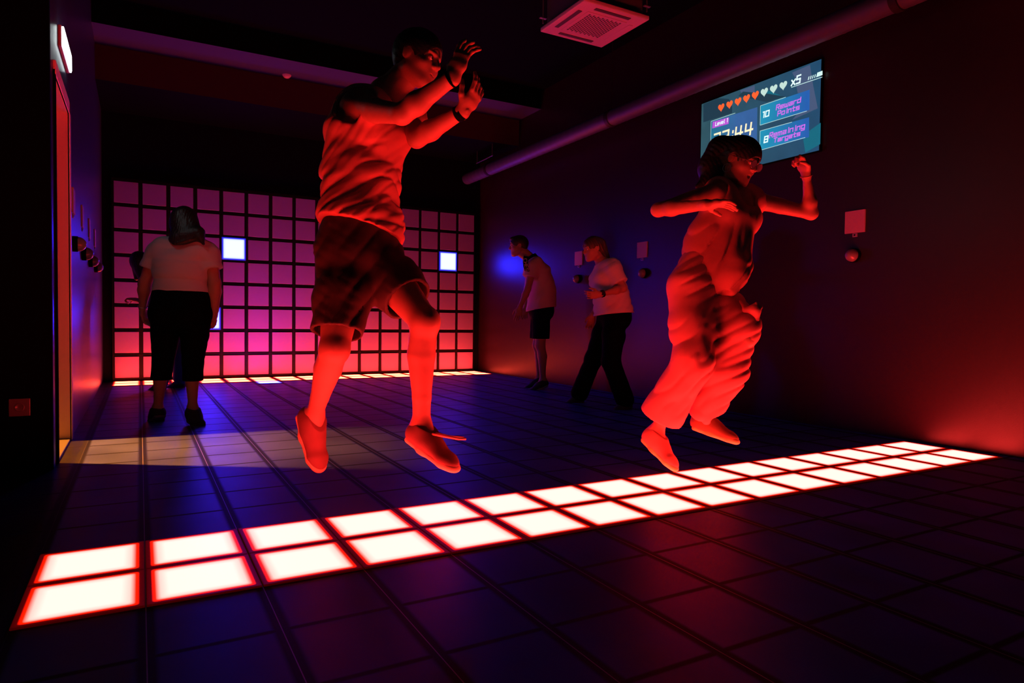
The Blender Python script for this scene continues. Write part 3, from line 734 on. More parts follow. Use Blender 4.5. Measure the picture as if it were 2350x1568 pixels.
# ---- whole body
def limb(a, b, r0, rm, r1, tm=0.35, bulge=None):
    m = lerp(a, b, tm)
    if bulge is not None: m = m+np.asarray(bulge)
    return [(cap(a, m, r0, rm), .012), (cap(m, b, rm, r1), .008)]
def torso_prims(J, B):
    side_h = nrm(J['hip_r']-J['hip_l']); side_s = nrm(J['sh_r']-J['sh_l'])
    pel, nk = J['pel'], J['neck']; up = nrm(nk-pel); mid = J.get('waist', lerp(pel, nk, .36)); ch = J.get('chest', lerp(pel, nk, .70))
    f_s = nrm(np.cross(up, side_s)); f_h = nrm(np.cross(up, side_h)); sm = nrm(side_h+side_s)
    t = [(ecap(pel-up*.03, lerp(pel, mid, .55), side_h, B['hipw'], B['hipd'], B['waistw']*1.05, B['waistd']*1.04, .06), .05),
         (ecap(mid, lerp(mid, ch, .5), sm, B['waistw'], B['waistd'], (B['waistw']+B['chestw'])/2, (B['waistd']+B['chestd'])/2, .06), .07),
         (ecap(lerp(mid, ch, .5), ch, side_s, (B['waistw']+B['chestw'])/2, (B['waistd']+B['chestd'])/2, B['chestw'], B['chestd'], .06), .06),
         (ecap(ch, lerp(ch, nk, .62), side_s, B['chestw'], B['chestd'], B['chestw']*.86, B['chestd']*.72, .05), .06)]
    for k in ('l','r'):
        s_ = J['sh_'+k]; t.append((cap(lerp(nk, s_, .15)-up*.035, s_-up*.01, .050*B['sc'], B['shr']), .05))
        t.append((ell(lerp(J['hip_'+k], pel, .3)-f_h*B['glut']*.6-up*.01, frame(f_h, up), B['glut'], B['glut'], B['glut']*1.05), .05))
        t.append((ell(lerp(ch, s_, .62)+up*.045-f_s*B['chestd']*.30, frame(f_s, up), .085*B['sc'], .060*B['sc'], .080*B['sc']), .05))
        if B.get('bust'): t.append((ell(lerp(ch, s_, .42)-up*.045*B['sc']+f_s*B['chestd']*.72, frame(f_s, up), B['bust'], B['bust']*.85, B['bust']), .045))
        else: t.append((ell(lerp(ch, s_, .42)-up*.015+f_s*B['chestd']*.62, frame(f_s, up), .075*B['sc'], .035*B['sc'], .055*B['sc']), .05))
    if B.get('belly'): t.append((ell(mid+nrm(np.cross(up, sm))*B['waistd']*.5, frame(nrm(np.cross(up, sm)), up), B['waistw']*.8, B['belly'], .11), .06))
    return t, up, f_s, f_h
def GL(tp): return tp[5::4][:2] if len(tp) >= 12 else tp[5:9:3]
def arm_prims(J, B, k):
    s_, e, w_ = J['sh_'+k], J['el_'+k], J['wr_'+k]; a = B['arm']
    return limb(s_, e, a*1.12, a*1.0, a*.78, .4)+[(ecap(e, lerp(e, w_, .3), nrm(np.cross(e-s_, w_-e)+1e-4), a*.80, a*.80, a*.88, a*.82), .02), (ecap(lerp(e, w_, .3), w_, J.get('ws_'+k, nrm(np.cross(e-s_, w_-e)+1e-4)), a*.86, a*.82, a*.60, a*.44), .02)]
def leg_prims(J, B, k, f_h):
    h_, kn, an = J['hip_'+k], J['kn_'+k], J['an_'+k]; th = B['thigh']; cf = B['calf']
    sh = nrm(an-kn); back = -f_h-sh*(-f_h@sh); 
    kb = (kn-h_)/np.linalg.norm(kn-h_)-sh; 
    if np.linalg.norm(kb) > .25: back = -(kb-sh*(kb@sh))
    back = nrm(back)
    return limb(h_, kn, th, th*.92, th*.62, .4)+[(ell(kn-back*.012, frame(-back, -sh), th*.60, th*.60, th*.66), .02)]+[
        (cap(kn, lerp(kn, an, .32)+back*.014, cf*.92, cf*.97), .02), (cap(lerp(kn, an, .32)+back*.014, lerp(kn, an, .72)+back*.003, cf*.97, cf*.66), .008), (cap(lerp(kn, an, .72)+back*.003, an, cf*.66, cf*.60), .008)]
def foot_frame(J, k):
    a, t = J['an_'+k], J['toe_'+k]; u = J.get('fu_'+k, nrm(J['kn_'+k]-a)); return frame(t-a, u)
def body(J, B, parent, skin, h=0.008, hh=0.0035, hands=('l','r'), open_mouth=False, name='body'):
    tp, up, f_s, f_h = torso_prims(J, B); pr = list(tp)
    for k in ('l','r'): pr += arm_prims(J, B, k)+leg_prims(J, B, k, f_h)
    for k in ('l','r'):
        a, t = J['an_'+k], J['toe_'+k]; F = foot_frame(J, k)
        pr.append((cap(a, a+F[1]*.09-F[2]*.035, B['calf']*.60, .030), .03)); pr.append((cap(a, a-F[1]*.02-F[2]*.03, .03, .030), .03))
    HF = J['HF']; nb = J['head']-HF[1]*.02-HF[2]*.07
    pr.append((cap(nb, J['neck'], B['neckr']*.92, B['neckr']*1.05), .04))
    pr.append((cap(J['neck'], J['neck']-up*.05, B['neckr']*1.05, B['neckr']*1.3), .05))
    lo, hi = bounds(pr); fd = Field(lo, hi, h); fd.union(pr)
    for k in ('l','r'): fd.apply(cap(J['wr_'+k]-0, J['wr_'+k]+nrm(J['wr_'+k]-J['el_'+k])*.012, B['arm']*.45, B['arm']*.4), .01)
    parts = [fd.mesh()]
    parts.append(head_mesh(J['head'], HF, J['neck'], B['neckr'], B['hsc'], h=max(hh, .0035), open_mouth=open_mouth))
    for k in hands:
        hd = J['hand_'+k]; hp = hand_prims(J['wr_'+k], hd['d'], hd['n'], hd['t'], hd.get('curl', .4), B['sc']*B.get('hands', 1.0), hd.get('spread', .12), hd.get('fist', False), hd.get('to', .8))
        w_ = J['wr_'+k]; e = J['el_'+k]; a = B['arm']
        hp.append((ecap(lerp(w_, e, .22), w_, J.get('ws_'+k, nrm(np.cross(e-J['sh_'+k], w_-e)+1e-4)), a*.66, a*.52, a*.58, a*.43), .02))
        lo, hi = bounds(hp, .012); f2 = Field(lo, hi, hh); f2.union(hp); parts.append(f2.mesh())
    ob = mesh_obj(name, parts, skin, parent)
    eyes(J['head'], HF, B['hsc'], parent)
    return pr, tp, up, f_s, f_h
# ---- shoes
def shoe(J, k, B, parent, up_m, sole_m, lace_m, h=0.004, length=0.275, w_=0.047, laces=True, cuff=.055, name='shoe'):
    a = J['an_'+k]; F = foot_frame(J, k); R_, Fr, U = F; ln = length/0.275
    base = a-U*0.082; heel = base-Fr*.055*ln; q = lambda x, y, z: heel+R_*x+Fr*y*ln+U*z
    pr = [(ecap(q(0,.045,.042), q(0,.115,.042), R_, w_*.78, .036, w_*.98, .032), .02), (ecap(q(0,.11,.038), q(.004,.215,.028), R_, w_*.98, .034, w_*.92, .022), .03),
          (ell(q(0,.232,.025), F, w_*.80, .040, .022), .03), (cap(q(0,.06,.05), q(0,.075,.050+cuff*.6), .040, .040), .03), (cap(q(0,.075,.06), q(0,.15,.045), .034, .026), .04)]
    lo, hi = bounds(pr, .02); fd = Field(lo, hi, h); fd.union(pr, .004); fd.cut(q(0,0,.016), -U); fd.cut(q(0,0,.052+cuff*.75), U)
    sh = mesh_obj(name, [fd.mesh()], up_m, parent)
    so_ = [(ecap(q(0,.040,.014), q(0,.13,.014), R_, w_*.84, .016, w_*.98, .016), .02), (ecap(q(0,.12,.013), q(.004,.225,.014), R_, w_*1.0, .014, w_*.95, .014), .02), (ell(q(0,.240,.015), F, w_*.86, .042, .016), .02)]
    lo, hi = bounds(so_, .02); f2 = Field(lo, hi, h); f2.union(so_, .004); f2.cut(q(0,0,.000), -U); f2.cut(q(0,0,.030), U)
    s2 = mesh_obj('sole', [f2.mesh()], sole_m, sh); s2.location = (0,0,0)
    # mesh_obj subtracts the parent's location; the shoe sits at its own origin, so shift by the person's
    s2.location = -Vector(parent.location)
    if laces:
        for i in range(4):
            y = .105+i*.024; z = .088-i*.012
            bm = bmesh.new(); pts = [q(x, y+abs(x)*.15, z-abs(x)**2*9) for x in np.linspace(-.026,.026,7)]
            tube(bm, [Vector(p)-parent.location for p in pts], .0032, 6)
            obj('shoelace', bm, lace_m, sh, smooth=True)
    return sh, F, q
# ---- hair
def hair_mesh(c, F, sc, prims, cutface=True, thick=.012, h=.005, strand=None, face_y=.060, brow=.062):
    R_, Fr, U = F; c = V3(c); q = lambda x, y, z: c+(R_*x+Fr*y+U*z)*sc
    pr = [(ell(q(0,-.014,.038), F, (.076+thick)*sc, (.097+thick)*sc, (.084+thick)*sc), .02)]+prims
    lo, hi = bounds(pr, .02); fd = Field(lo, hi, h); fd.union(pr)
    if strand is not None: fd.displace(strand)
    if cutface:   # open the face and the ears
        fd.apply(ell(q(0,.105,-.018), F, .064*sc, .075*sc, brow*1.25*sc), .008, 's')
        for s_ in (-1,1): fd.apply(ell(q(s_*.088,.01,-.012), F, .022*sc, .030*sc, .034*sc), .008, 's')
    return fd, q
SKIN = mat('skin', (0.36,0.155,0.10), 0.55, 0.4, noise=0.06, nscale=25, bump=0.2, bscale=300)
SKIN2 = mat('skin_muted', (0.30,0.16,0.12), 0.55, 0.4, noise=0.06, nscale=25)  # second skin tone, less red, for three of the people
HAIRM = mat('dark_hair', (0.010,0.008,0.007), 0.45, 0.5, bump=0.8, bscale=120)
HAIRB = mat('blond_brown_hair', (0.04,0.022,0.014), 0.5, 0.5, bump=0.8, bscale=120)

def cloth_obj(name, prims, infl, h, mats, parent, cuts=(), fold=(), shell=None, kmin=0.0, sub=()):
    lo, hi = bounds(prims, infl+.03); fd = Field(lo, hi, h); fd.union(prims, infl, kmin=kmin)
    for f in fold: fd.displace(f)
    if shell: fd.shell(shell)
    for p, k in sub: fd.apply(p, k, 's')
    for c, n in cuts: fd.cut(c, n)
    return mesh_obj(name, [fd.mesh()], mats, parent)
def ground_empty(x, y, z, label): return thing('person', (x, y, z), label, 'person')
def band(name, a, b, r, wdt, m, parent, th=.004):
    """ring round a limb at a, axis along b-a"""
    d = nrm(V3(b)-V3(a)); bm = bmesh.new()
    lathe(bm, [(r,-wdt/2),(r+th,-wdt/2+.001),(r+th,wdt/2-.001),(r,wdt/2)], Vector(a)-parent.location, Vector(d), 28)
    return obj(name, bm, m, parent, smooth=True)

# ================================================================== 1. the jumping man
MALE = dict(sc=1.0, hipw=.165, hipd=.115, waistw=.145, waistd=.105, chestw=.170, chestd=.115, shr=.056, glut=.075, arm=.046, thigh=.088, calf=.057, neckr=.058, hsc=1.0)
def jumping_man():
    J = dict(pel=at(826,575,2.74), waist=at(822,500,2.74), chest=at(838,330,2.78), neck=at(886,218,2.82),
             sh_r=at(826,250,2.66), sh_l=at(938,262,2.92), el_r=at(922,262,2.42), wr_r=at(1040,178,2.34),
             el_l=at(956,318,2.72), wr_l=at(1062,256,2.60),
             hip_r=at(796,598,2.69), hip_l=at(864,598,2.80), kn_r=at(768,800,2.56), an_r=at(722,952,2.84), kn_l=at(974,738,2.60), an_l=at(967,978,2.66))
    J['head'] = at(958,140,2.80); J['HF'] = frame(camdir(.90,-.38,-.30), camdir(.28,.0,.95))
    J['toe_r'] = at(762,1085,2.78); J['toe_l'] = at(1085,1060,2.52)
    J['fu_l'] = camdir(.25,-.1,.95); J['fu_r'] = camdir(.75,-.5,.15)
    J['hand_r'] = dict(d=camdir(.38,-.10,.92), n=camdir(.55,.80,-.1), t=camdir(-.75,.55,.2), curl=.36, spread=.22)
    J['hand_l'] = dict(d=camdir(.60,-.1,.75), n=camdir(-.7,.1,.5), t=camdir(-.3,-.75,.4), curl=.45, spread=.10)
    g = ground_empty(J['pel'][0], J['pel'][1], 0.0, 'man in a tank top and shorts jumping with both arms raised before his face')
    B = dict(MALE)
    pr, tp, up, fs, fh = body(J, B, g, SKIN, h=.008)
    # tank top
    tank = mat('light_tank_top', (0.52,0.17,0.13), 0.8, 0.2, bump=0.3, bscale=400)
    sdir = nrm(J['sh_r']-J['sh_l'])
    nk = J['neck']
    prim = [(p, k) for p, k in tp] + [(ecap(J['pel']+up*.02, J['pel']+up*.12, nrm(J['hip_r']-J['hip_l']), .172,.125,.165,.125), .06),
            (cap(lerp(J['sh_r'],J['el_r'],-.05), lerp(J['sh_r'],J['el_r'],.16), .050, .048), .03), (cap(lerp(J['sh_l'],J['el_l'],-.05), lerp(J['sh_l'],J['el_l'],.34), .056, .060), .03)]
    cuts = [(J['pel']+up*.075+0*sdir, -up+sdir*.10)]
    sub = [(ell(nk+fs*.055+up*.02, frame(fs, up), .085,.085,.10), .01),
           (ell(J['sh_r']+sdir*.045+up*.045+fs*.0, frame(fs, up), .078,.085,.115), .015)]
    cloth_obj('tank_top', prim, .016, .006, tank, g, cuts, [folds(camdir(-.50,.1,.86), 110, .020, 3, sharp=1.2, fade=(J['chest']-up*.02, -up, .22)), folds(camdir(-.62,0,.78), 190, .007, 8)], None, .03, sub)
    # shorts
    shorts = mat('dark_shorts', (0.055,0.030,0.028), 0.8, 0.25, bump=0.3, bscale=400)
    sp = []
    for k in ('l','r'):
        h_, kn = J['hip_'+k], J['kn_'+k]; e = lerp(h_, kn, .80 if k == 'r' else .62)
        sp += [(cap(h_, lerp(h_, kn, .4), .100, .098), .04), (cap(lerp(h_, kn, .4), e, .098, .094), .04)]
    sp += [tp[0], (ecap(J['pel']-up*.02, J['pel']+up*.08, nrm(J['hip_r']-J['hip_l']), .170,.122,.160,.118), .05)]+[p for p in tp if any(p is g_ for g_ in GL(tp))]
    cuts = [(J['pel']+up*.10, up)]
    for k in ('l','r'):
        pass
    lo, hi = bounds(sp, .05); fd = Field(lo, hi, .006); fd.union(sp, .012, kmin=.03)
    fd.displace(folds(camdir(-.75,.1,.66), 95, .020, 11, sharp=1.2)); fd.displace(folds(camdir(.5,0,.9), 150, .005, 5))
    fd.shell(.014); fd.cut(J['pel']+up*.10, up)
    # leg openings: cut each leg with a plane, only on its own side
    P = fd._grid()
    for k, o_, t in (('r','l',.83),('l','r',.66)):
        h_, kn = J['hip_'+k], J['kn_'+k]; d = nrm(kn-h_); c = lerp(h_, kn, t)
        pl = (P[0]-c[0])*d[0]+(P[1]-c[1])*d[1]+(P[2]-c[2])*d[2]
        c1, c2 = lerp(h_, kn, .75), lerp(J['hip_'+o_], J['kn_'+o_], .75)
        n_ = nrm(c2-c1); mdp = (c1+c2)/2; sd = (P[0]-mdp[0])*n_[0]+(P[1]-mdp[1])*n_[1]+(P[2]-mdp[2])*n_[2]
        fd.D = np.where(sd < 0, np.maximum(fd.D, pl), fd.D).astype(np.float32)
    mesh_obj('shorts', [fd.mesh()], shorts, g)
    # hair and ear studs
    fd, q = hair_mesh(J['head'], J['HF'], 1.0, [(ell(J['head']-J['HF'][1]*.055+J['HF'][2]*.0, J['HF'], .072,.050,.070), .02)], thick=.014, h=.004, strand=folds(camdir(.6,.3,.7), 420, .004, 4, 1.5))
    mesh_obj('hair', [fd.mesh()], HAIRM, g)
    # shoes
    su, ss, sl = mat('canvas_shoe', (0.16,0.06,0.05), 0.7, 0.3, bump=.3, bscale=300), mat('shoe_sole', (0.55,0.34,0.20), 0.6, 0.3), mat('white_lace', (0.5,0.25,0.2), 0.7, 0.2)
    for k in ('r','l'):
        sh, F, q = shoe(J, k, B, g, su, ss, sl, length=.285)
        if k == 'l':
            bm = bmesh.new(); pts = [q(.02,.13,.09), q(.03,.19,.115), q(.02,.245,.135), q(.0,.26,.142), q(-.012,.245,.137), q(0,.19,.112), q(.0,.13,.092)]
            tube(bm, [Vector(p)-g.location for p in pts], .005, 8); obj('shoelace', bm, sl, sh, smooth=True)
    band('wristband', lerp(J['wr_l'], J['el_l'], .06), J['el_l'], .027, .028, M['black'], g)
    band('wrist_strap', lerp(J['wr_r'], J['el_r'], .05), J['el_r'], .027, .010, M['black'], g)
jumping_man()

# ================================================================== 2. the running woman
FEM = dict(sc=.94, hipw=.165, hipd=.110, waistw=.125, waistd=.092, chestw=.145, chestd=.100, shr=.047, glut=.082, arm=.040, thigh=.086, calf=.052, neckr=.046, hsc=.95, bust=.052)
def running_woman():
    J = dict(pel=at(1602,652,3.40), waist=at(1622,592,3.42), chest=at(1672,500,3.44), neck=at(1690,448,3.44),
             sh_r=at(1640,440,3.33), sh_l=at(1744,462,3.55), el_r=at(1510,482,3.22), wr_r=at(1620,470,2.99),
             el_l=at(1862,490,3.50), wr_l=at(1850,400,3.42), hip_r=at(1586,672,3.34), hip_l=at(1622,672,3.47),
             kn_r=at(1592,828,3.22), an_r=at(1505,992,3.36), kn_l=at(1706,772,3.24), an_l=at(1612,955,3.40))
    J['head'] = at(1697,372,3.40); J['HF'] = frame(camdir(.55,-.62,-.42), camdir(.30,-.15,.92))
    J['toe_r'] = at(1572,1056,3.24); J['toe_l'] = at(1680,978,3.34)
    J['fu_r'] = camdir(.55,-.3,.70); J['fu_l'] = camdir(.15,0,.98)
    J['hand_r'] = dict(d=camdir(.97,.1,.10), n=camdir(.1,-.30,-.95), t=camdir(0,.95,-.2), curl=.30, spread=.12)
    J['hand_l'] = dict(d=camdir(-.42,-.15,.88), n=camdir(-.8,.3,-.3), t=camdir(.1,-.9,.3), curl=1.25, spread=.02, fist=True)
    g = ground_empty(J['pel'][0], J['pel'][1], 0.0, 'woman with long dark hair and glasses running in wide trousers, one fist raised')
    B = dict(FEM)
    pr, tp, up, fs, fh = body(J, B, g, SKIN, h=.008, open_mouth=True)
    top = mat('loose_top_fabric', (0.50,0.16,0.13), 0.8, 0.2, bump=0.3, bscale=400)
    sdir = nrm(J['sh_r']-J['sh_l']); ch = J['chest']
    tail = at(1680,668,3.24)
    prim = [p for p in tp if p is not tp[0]] + [(ecap(lerp(J['waist'],ch,.3), at(1640,640,3.36), camdir(1,.4,0), .145,.115,.130,.115), .06),
            (ecap(lerp(ch, J['waist'],.2)+fs*.05, at(1690,630,3.26), camdir(1,.3,.3), .095,.07,.055,.035), .06), (cap(at(1695,610,3.28), tail, .05, .012), .04)]
    sub = [(ell(J['neck']+fs*.05+up*.01, frame(fs, up), .075,.08,.075), .01)]
    for k in ('l','r'): sub.append((ell(J['sh_'+k]+up*.02+(1 if k == 'r' else -1)*sdir*.02, frame(fs, up), .060,.085,.085), .012))
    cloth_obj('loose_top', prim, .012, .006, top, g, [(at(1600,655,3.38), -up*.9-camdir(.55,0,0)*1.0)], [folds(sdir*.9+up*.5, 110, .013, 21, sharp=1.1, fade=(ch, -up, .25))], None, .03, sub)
    # wide trousers
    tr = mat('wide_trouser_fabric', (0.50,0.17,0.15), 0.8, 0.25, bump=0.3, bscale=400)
    R = J; kr, ar = J['kn_r'], J['an_r']; kl, al = J['kn_l'], J['an_l']
    sp = [tp[0], (ecap(J['pel']-up*.02, J['waist']-up*.02, nrm(J['hip_r']-J['hip_l']), .165,.118,.130,.10), .05)]
    sp += [(cap(J['hip_r'], lerp(J['hip_r'],kr,.5), .105,.100), .04), (cap(lerp(J['hip_r'],kr,.5), kr, .100,.088), .04), (cap(kr, lerp(kr,ar,.75)+camdir(-.4,.3,0)*.02, .088,.095), .04), (cap(lerp(kr,ar,.7), lerp(kr,ar,.86)+camdir(-.9,.3,0)*.03, .085,.080), .03)]
    sp += [(cap(J['hip_l'], lerp(J['hip_l'],kl,.5), .105,.100), .05), (cap(lerp(J['hip_l'],kl,.5), at(1708,745,3.24), .105,.070), .05),
           (ecap(at(1694,770,3.26), at(1664,850,3.32), camdir(1,.2,-.2), .085,.070,.100,.085), .05), (ecap(at(1664,850,3.32), lerp(kl,al,.92), camdir(1,.2,-.3), .098,.085,.075,.080), .05)]
    lo, hi = bounds(sp, .05); fd = Field(lo, hi, .006); fd.union(sp, .010, kmin=.035)
    P = fd._grid()
    n_ = nrm(at(1664,850,3.32)-at(1560,880,3.26)); mdp = at(1614,880,3.30); sd = (P[0]-mdp[0])*n_[0]+(P[1]-mdp[1])*n_[1]+(P[2]-mdp[2])*n_[2]
    fl = folds(camdir(-.45,.1,.88), 95, .018, 31, sharp=1.0)(P); fr_ = folds(camdir(.86,0,-.5), 110, .011, 33, sharp=1.1)(P)
    wgt = np.clip(sd/.06+.5, 0, 1); fd.D = (fd.D+fl*wgt+fr_*(1-wgt)).astype(np.float32)
    fd.apply(cap(lerp(kr,ar,.62), lerp(kr,ar,1.1), .072,.080), .01, 's'); fd.apply(cap(lerp(kl,al,.62), lerp(kl,al,1.1), .055,.068), .01, 's')
    fd.cut(J['waist']-up*.01, up)
    d = nrm(kr-ar); c = lerp(kr, ar, .80); plr = -((P[0]-c[0])*(d[0]-.0)+(P[1]-c[1])*d[1]+(P[2]-c[2])*(d[2]))
    cl_ = at(1600,968,3.38); dl = nrm(camdir(-.35,0,.9)); pll = -((P[0]-cl_[0])*dl[0]+(P[1]-cl_[1])*dl[1]+(P[2]-cl_[2])*dl[2])
    fd.D = np.where(sd < 0, np.maximum(fd.D, plr), np.maximum(fd.D, pll)).astype(np.float32)
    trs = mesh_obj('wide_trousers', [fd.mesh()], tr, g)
    # knotted tie end flying off the knee
    tp_ = [(cap(at(1712,712,3.20), at(1732,712,3.18), .016,.026), .02), (cap(at(1732,712,3.18), at(1737,733,3.18), .026,.012), .02), (cap(at(1733,704,3.18), at(1736,697,3.17), .014,.009), .008), (cap(at(1738,708,3.18), at(1746,705,3.17), .012,.009), .008),
           (cap(at(1700,695,3.26), at(1714,712,3.20), .014,.014), .015), (cap(at(1714,712,3.2), at(1727,732,3.19), .012,.008), .01)]
    lo, hi = bounds(tp_, .01); f2 = Field(lo, hi, .003); f2.union(tp_); t_ = mesh_obj('cord_knot', [f2.mesh()], tr, trs); t_.location = -g.location
    # hair: cap, mass behind the neck, loose ends thrown to the left, fringe
    HF = J['HF']; hd = J['head']
    hp = [(cap(at(1655,345,3.46), at(1632,385,3.48), .075,.062), .04), (cap(at(1632,385,3.48), at(1622,432,3.47), .060,.035), .04), (cap(at(1668,385,3.47), at(1652,450,3.46), .060,.040), .04), (cap(at(1640,400,3.46), at(1600,428,3.44), .040,.012), .03)]
    fdh, q = hair_mesh(hd, HF, .95, hp, thick=.018, h=.004, strand=folds(camdir(.8,.2,.5), 420, .003, 41), brow=.054)
    mesh_obj('hair', [fdh.mesh()], HAIRM, g)
    # glasses
    gm = mat('glasses_rim', (0.05,0.05,0.06), 0.15, 0.8); gl = mat('glasses_lens', (0.10,0.09,0.14), 0.05, 1.0); s_ = .95
    Q = lambda x, y, z: hd+(HF[0]*x+HF[1]*y+HF[2]*z)*s_
    bm = bmesh.new()
    for sg in (-1,1): tube(bm, [Vector(Q(sg*.033+.026*math.cos(a), .106, .008+.021*math.sin(a)))-g.location for a in np.linspace(0, 2*math.pi, 20, endpoint=False)], .0018, 6, True)
    tube(bm, [Vector(Q(-.008,.108,.010))-g.location, Vector(Q(.008,.108,.010))-g.location], .0018, 6)
    for sg in (-1,1): tube(bm, [Vector(Q(sg*.059,.105,.012))-g.location, Vector(Q(sg*.078,.06,.012))-g.location, Vector(Q(sg*.083,-.01,.008))-g.location], .0018, 6)
    gg = obj('glasses', bm, gm, g, smooth=True)
    for sg in (-1,1):
        bm = bmesh.new(); bm.faces.new([bm.verts.new(Vector(Q(sg*.033+.025*math.cos(a), .106, .008+.020*math.sin(a)))-g.location) for a in np.linspace(0, 2*math.pi, 20, endpoint=False)]); r_ = bmesh.ops.extrude_face_region(bm, geom=bm.faces[:]); bmesh.ops.translate(bm, verts=[v for v in r_['geom'] if isinstance(v, bmesh.types.BMVert)], vec=Vector(HF[1])*.0012); obj('lens', bm, gl, gg)
    bm = bmesh.new(); cE = Q(-.079,-.004,-.058); tube(bm, [Vector(cE+(HF[1]*math.cos(a)+HF[2]*math.sin(a))*.021)-g.location for a in np.linspace(0, 2*math.pi, 20, endpoint=False)], .0016, 6, True); obj('hoop_earring', bm, M['steel'], g, smooth=True)
    bm = bmesh.new(); cE = Q(.079,-.004,-.058); tube(bm, [Vector(cE+(HF[1]*math.cos(a)+HF[2]*math.sin(a))*.021)-g.location for a in np.linspace(0, 2*math.pi, 20, endpoint=False)], .0016, 6, True); obj('hoop_earring', bm, M['steel'], g, smooth=True)
    band('bracelet', lerp(J['wr_l'], J['el_l'], .04), J['el_l'], .026, .006, mat('cord_bracelet', (0.4,0.15,0.1), 0.6), g)
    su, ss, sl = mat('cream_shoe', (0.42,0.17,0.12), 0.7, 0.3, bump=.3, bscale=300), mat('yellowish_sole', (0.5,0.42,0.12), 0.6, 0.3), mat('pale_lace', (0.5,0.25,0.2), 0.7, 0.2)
    shoe(J, 'r', B, g, su, ss, sl, length=.245, w_=.042)
    shoe(J, 'l', B, g, mat('dimmed_shoe', (0.20,0.09,0.04), 0.7, 0.3), ss, sl, length=.245, w_=.042)  # same pair as the right shoe, its dimmer light painted into the colour
running_woman()

# ================================================================== 3. woman standing with her back to the camera
def standing_woman():
    D = 4.93
    J = dict(pel=at(417,712,D), waist=at(417,655,D), chest=at(419,598,D), neck=at(421,555,D-.02),
             sh_l=at(361,580,D), sh_r=at(479,580,D), el_l=at(333,648,D), el_r=at(493,650,D), wr_l=at(327,708,D+.04), wr_r=at(493,712,D+.04),
             hip_l=at(384,722,D), hip_r=at(449,722,D), kn_l=at(374,832,D+.02), kn_r=at(443,832,D), an_l=at(362,938,D+.05), an_r=at(442,938,D))
    J['head'] = at(422,527,D+.02); J['HF'] = frame(camdir(.05,.98,-.22), (0,0,1))
    J['toe_l'] = at(346,958,D+.16); J['toe_r'] = at(462,962,D-.14)
    J['fu_l'] = J['fu_r'] = np.array((0,0,1.))
    for k, s_ in (('l',-1),('r',1)): J['hand_'+k] = dict(d=camdir(.12 if k == 'l' else -.12,.15,-.98), n=camdir(-s_*.9,0,-.1), t=camdir(0,.95,.1), curl=.35)
    g = ground_empty(J['pel'][0], J['pel'][1], 0.0, 'woman in a pale T-shirt and black capri trousers standing with her back to us')
    B = dict(FEM, sc=.98, hipw=.205, hipd=.15, waistw=.185, waistd=.14, chestw=.180, chestd=.13, shr=.055, glut=.115, arm=.053, thigh=.086, calf=.052, neckr=.050, bust=.075, belly=.12)
    pr, tp, up, fs, fh = body(J, B, g, SKIN2, h=.009, hh=.0042)
    tee = mat('pale_tshirt', (0.38,0.42,0.46), 0.85, 0.2, bump=0.3, bscale=400)
    sd = nrm(J['sh_r']-J['sh_l'])
    prim = list(tp)
    for k in ('l','r'): prim.append((sleeve(J['sh_'+k], J['el_'+k], .50, .064, .012), .03))
    lo, hi = bounds(prim, .05); fd = Field(lo, hi, .007); fd.union(prim, .012, kmin=.03)
    fd.displace(folds(up*.95+sd*.2, 60, .009, 51, 1.0, sharp=1.4))
    P = fd._grid()
    fd.cut(J['pel']+up*.125, -up)
    fd.apply(ell(J['neck']+up*.05, frame(fs, up), .075,.075,.075), .01, 's')
    mesh_obj('t_shirt', [fd.mesh()], tee, g)
    blk = mat('black_leggings', (0.0015,0.003,0.0035), 0.8, 0.03)
    sp = [tp[0], (ecap(J['pel']-up*.03, J['pel']+up*.15, sd, .205,.15,.19,.145), .05), *GL(tp)]
    for k in ('l','r'):
        h_, kn, an = J['hip_'+k], J['kn_'+k], J['an_'+k]
        sp += [(cap(h_, lerp(h_,kn,.4), .110,.094), .02), (cap(lerp(h_,kn,.4), kn, .094,.068), .008), (cap(kn, lerp(kn,an,.42), .068,.066), .008)]
    lo, hi = bounds(sp, .04); fd = Field(lo, hi, .008); fd.union(sp, .006, kmin=.01); fd.displace(folds(up, 90, .004, 55, 1.0)); fd.cut(J['pel']+up*.15, up)
    fd.cut(lerp(J['kn_l'], J['an_l'], .38), (0,0,-1))
    mesh_obj('capri_trousers', [fd.mesh()], blk, g)
    hp = [(ecap(at(423,500,D-.02), at(428,542,D-.09), sd, .090,.088,.122,.060), .03), (ecap(at(428,542,D-.10), at(430,553,D-.13), sd, .118,.045,.100,.020), .03), (cap(at(455,535,D-.10), at(467,560,D-.12), .036,.010), .04)]
    fdh, q = hair_mesh(J['head'], J['HF'], .95, hp, thick=.018, h=.005, strand=folds(camdir(.95,0,.1), 380, .004, 57))
    mesh_obj('hair', [fdh.mesh()], HAIRM, g)
    dk = mat('dark_trainer', (0.02,0.02,0.022), 0.7, 0.3); ds = mat('grey_trainer_sole', (0.10,0.09,0.10), 0.7, 0.3)
    for k in ('l','r'): shoe(J, k, B, g, dk, ds, dk, h=.005, length=.25, w_=.046)
    band('bracelet', lerp(J['wr_l'], J['el_l'], .05), J['el_l'], .030, .006, M['steel'], g)
standing_woman()

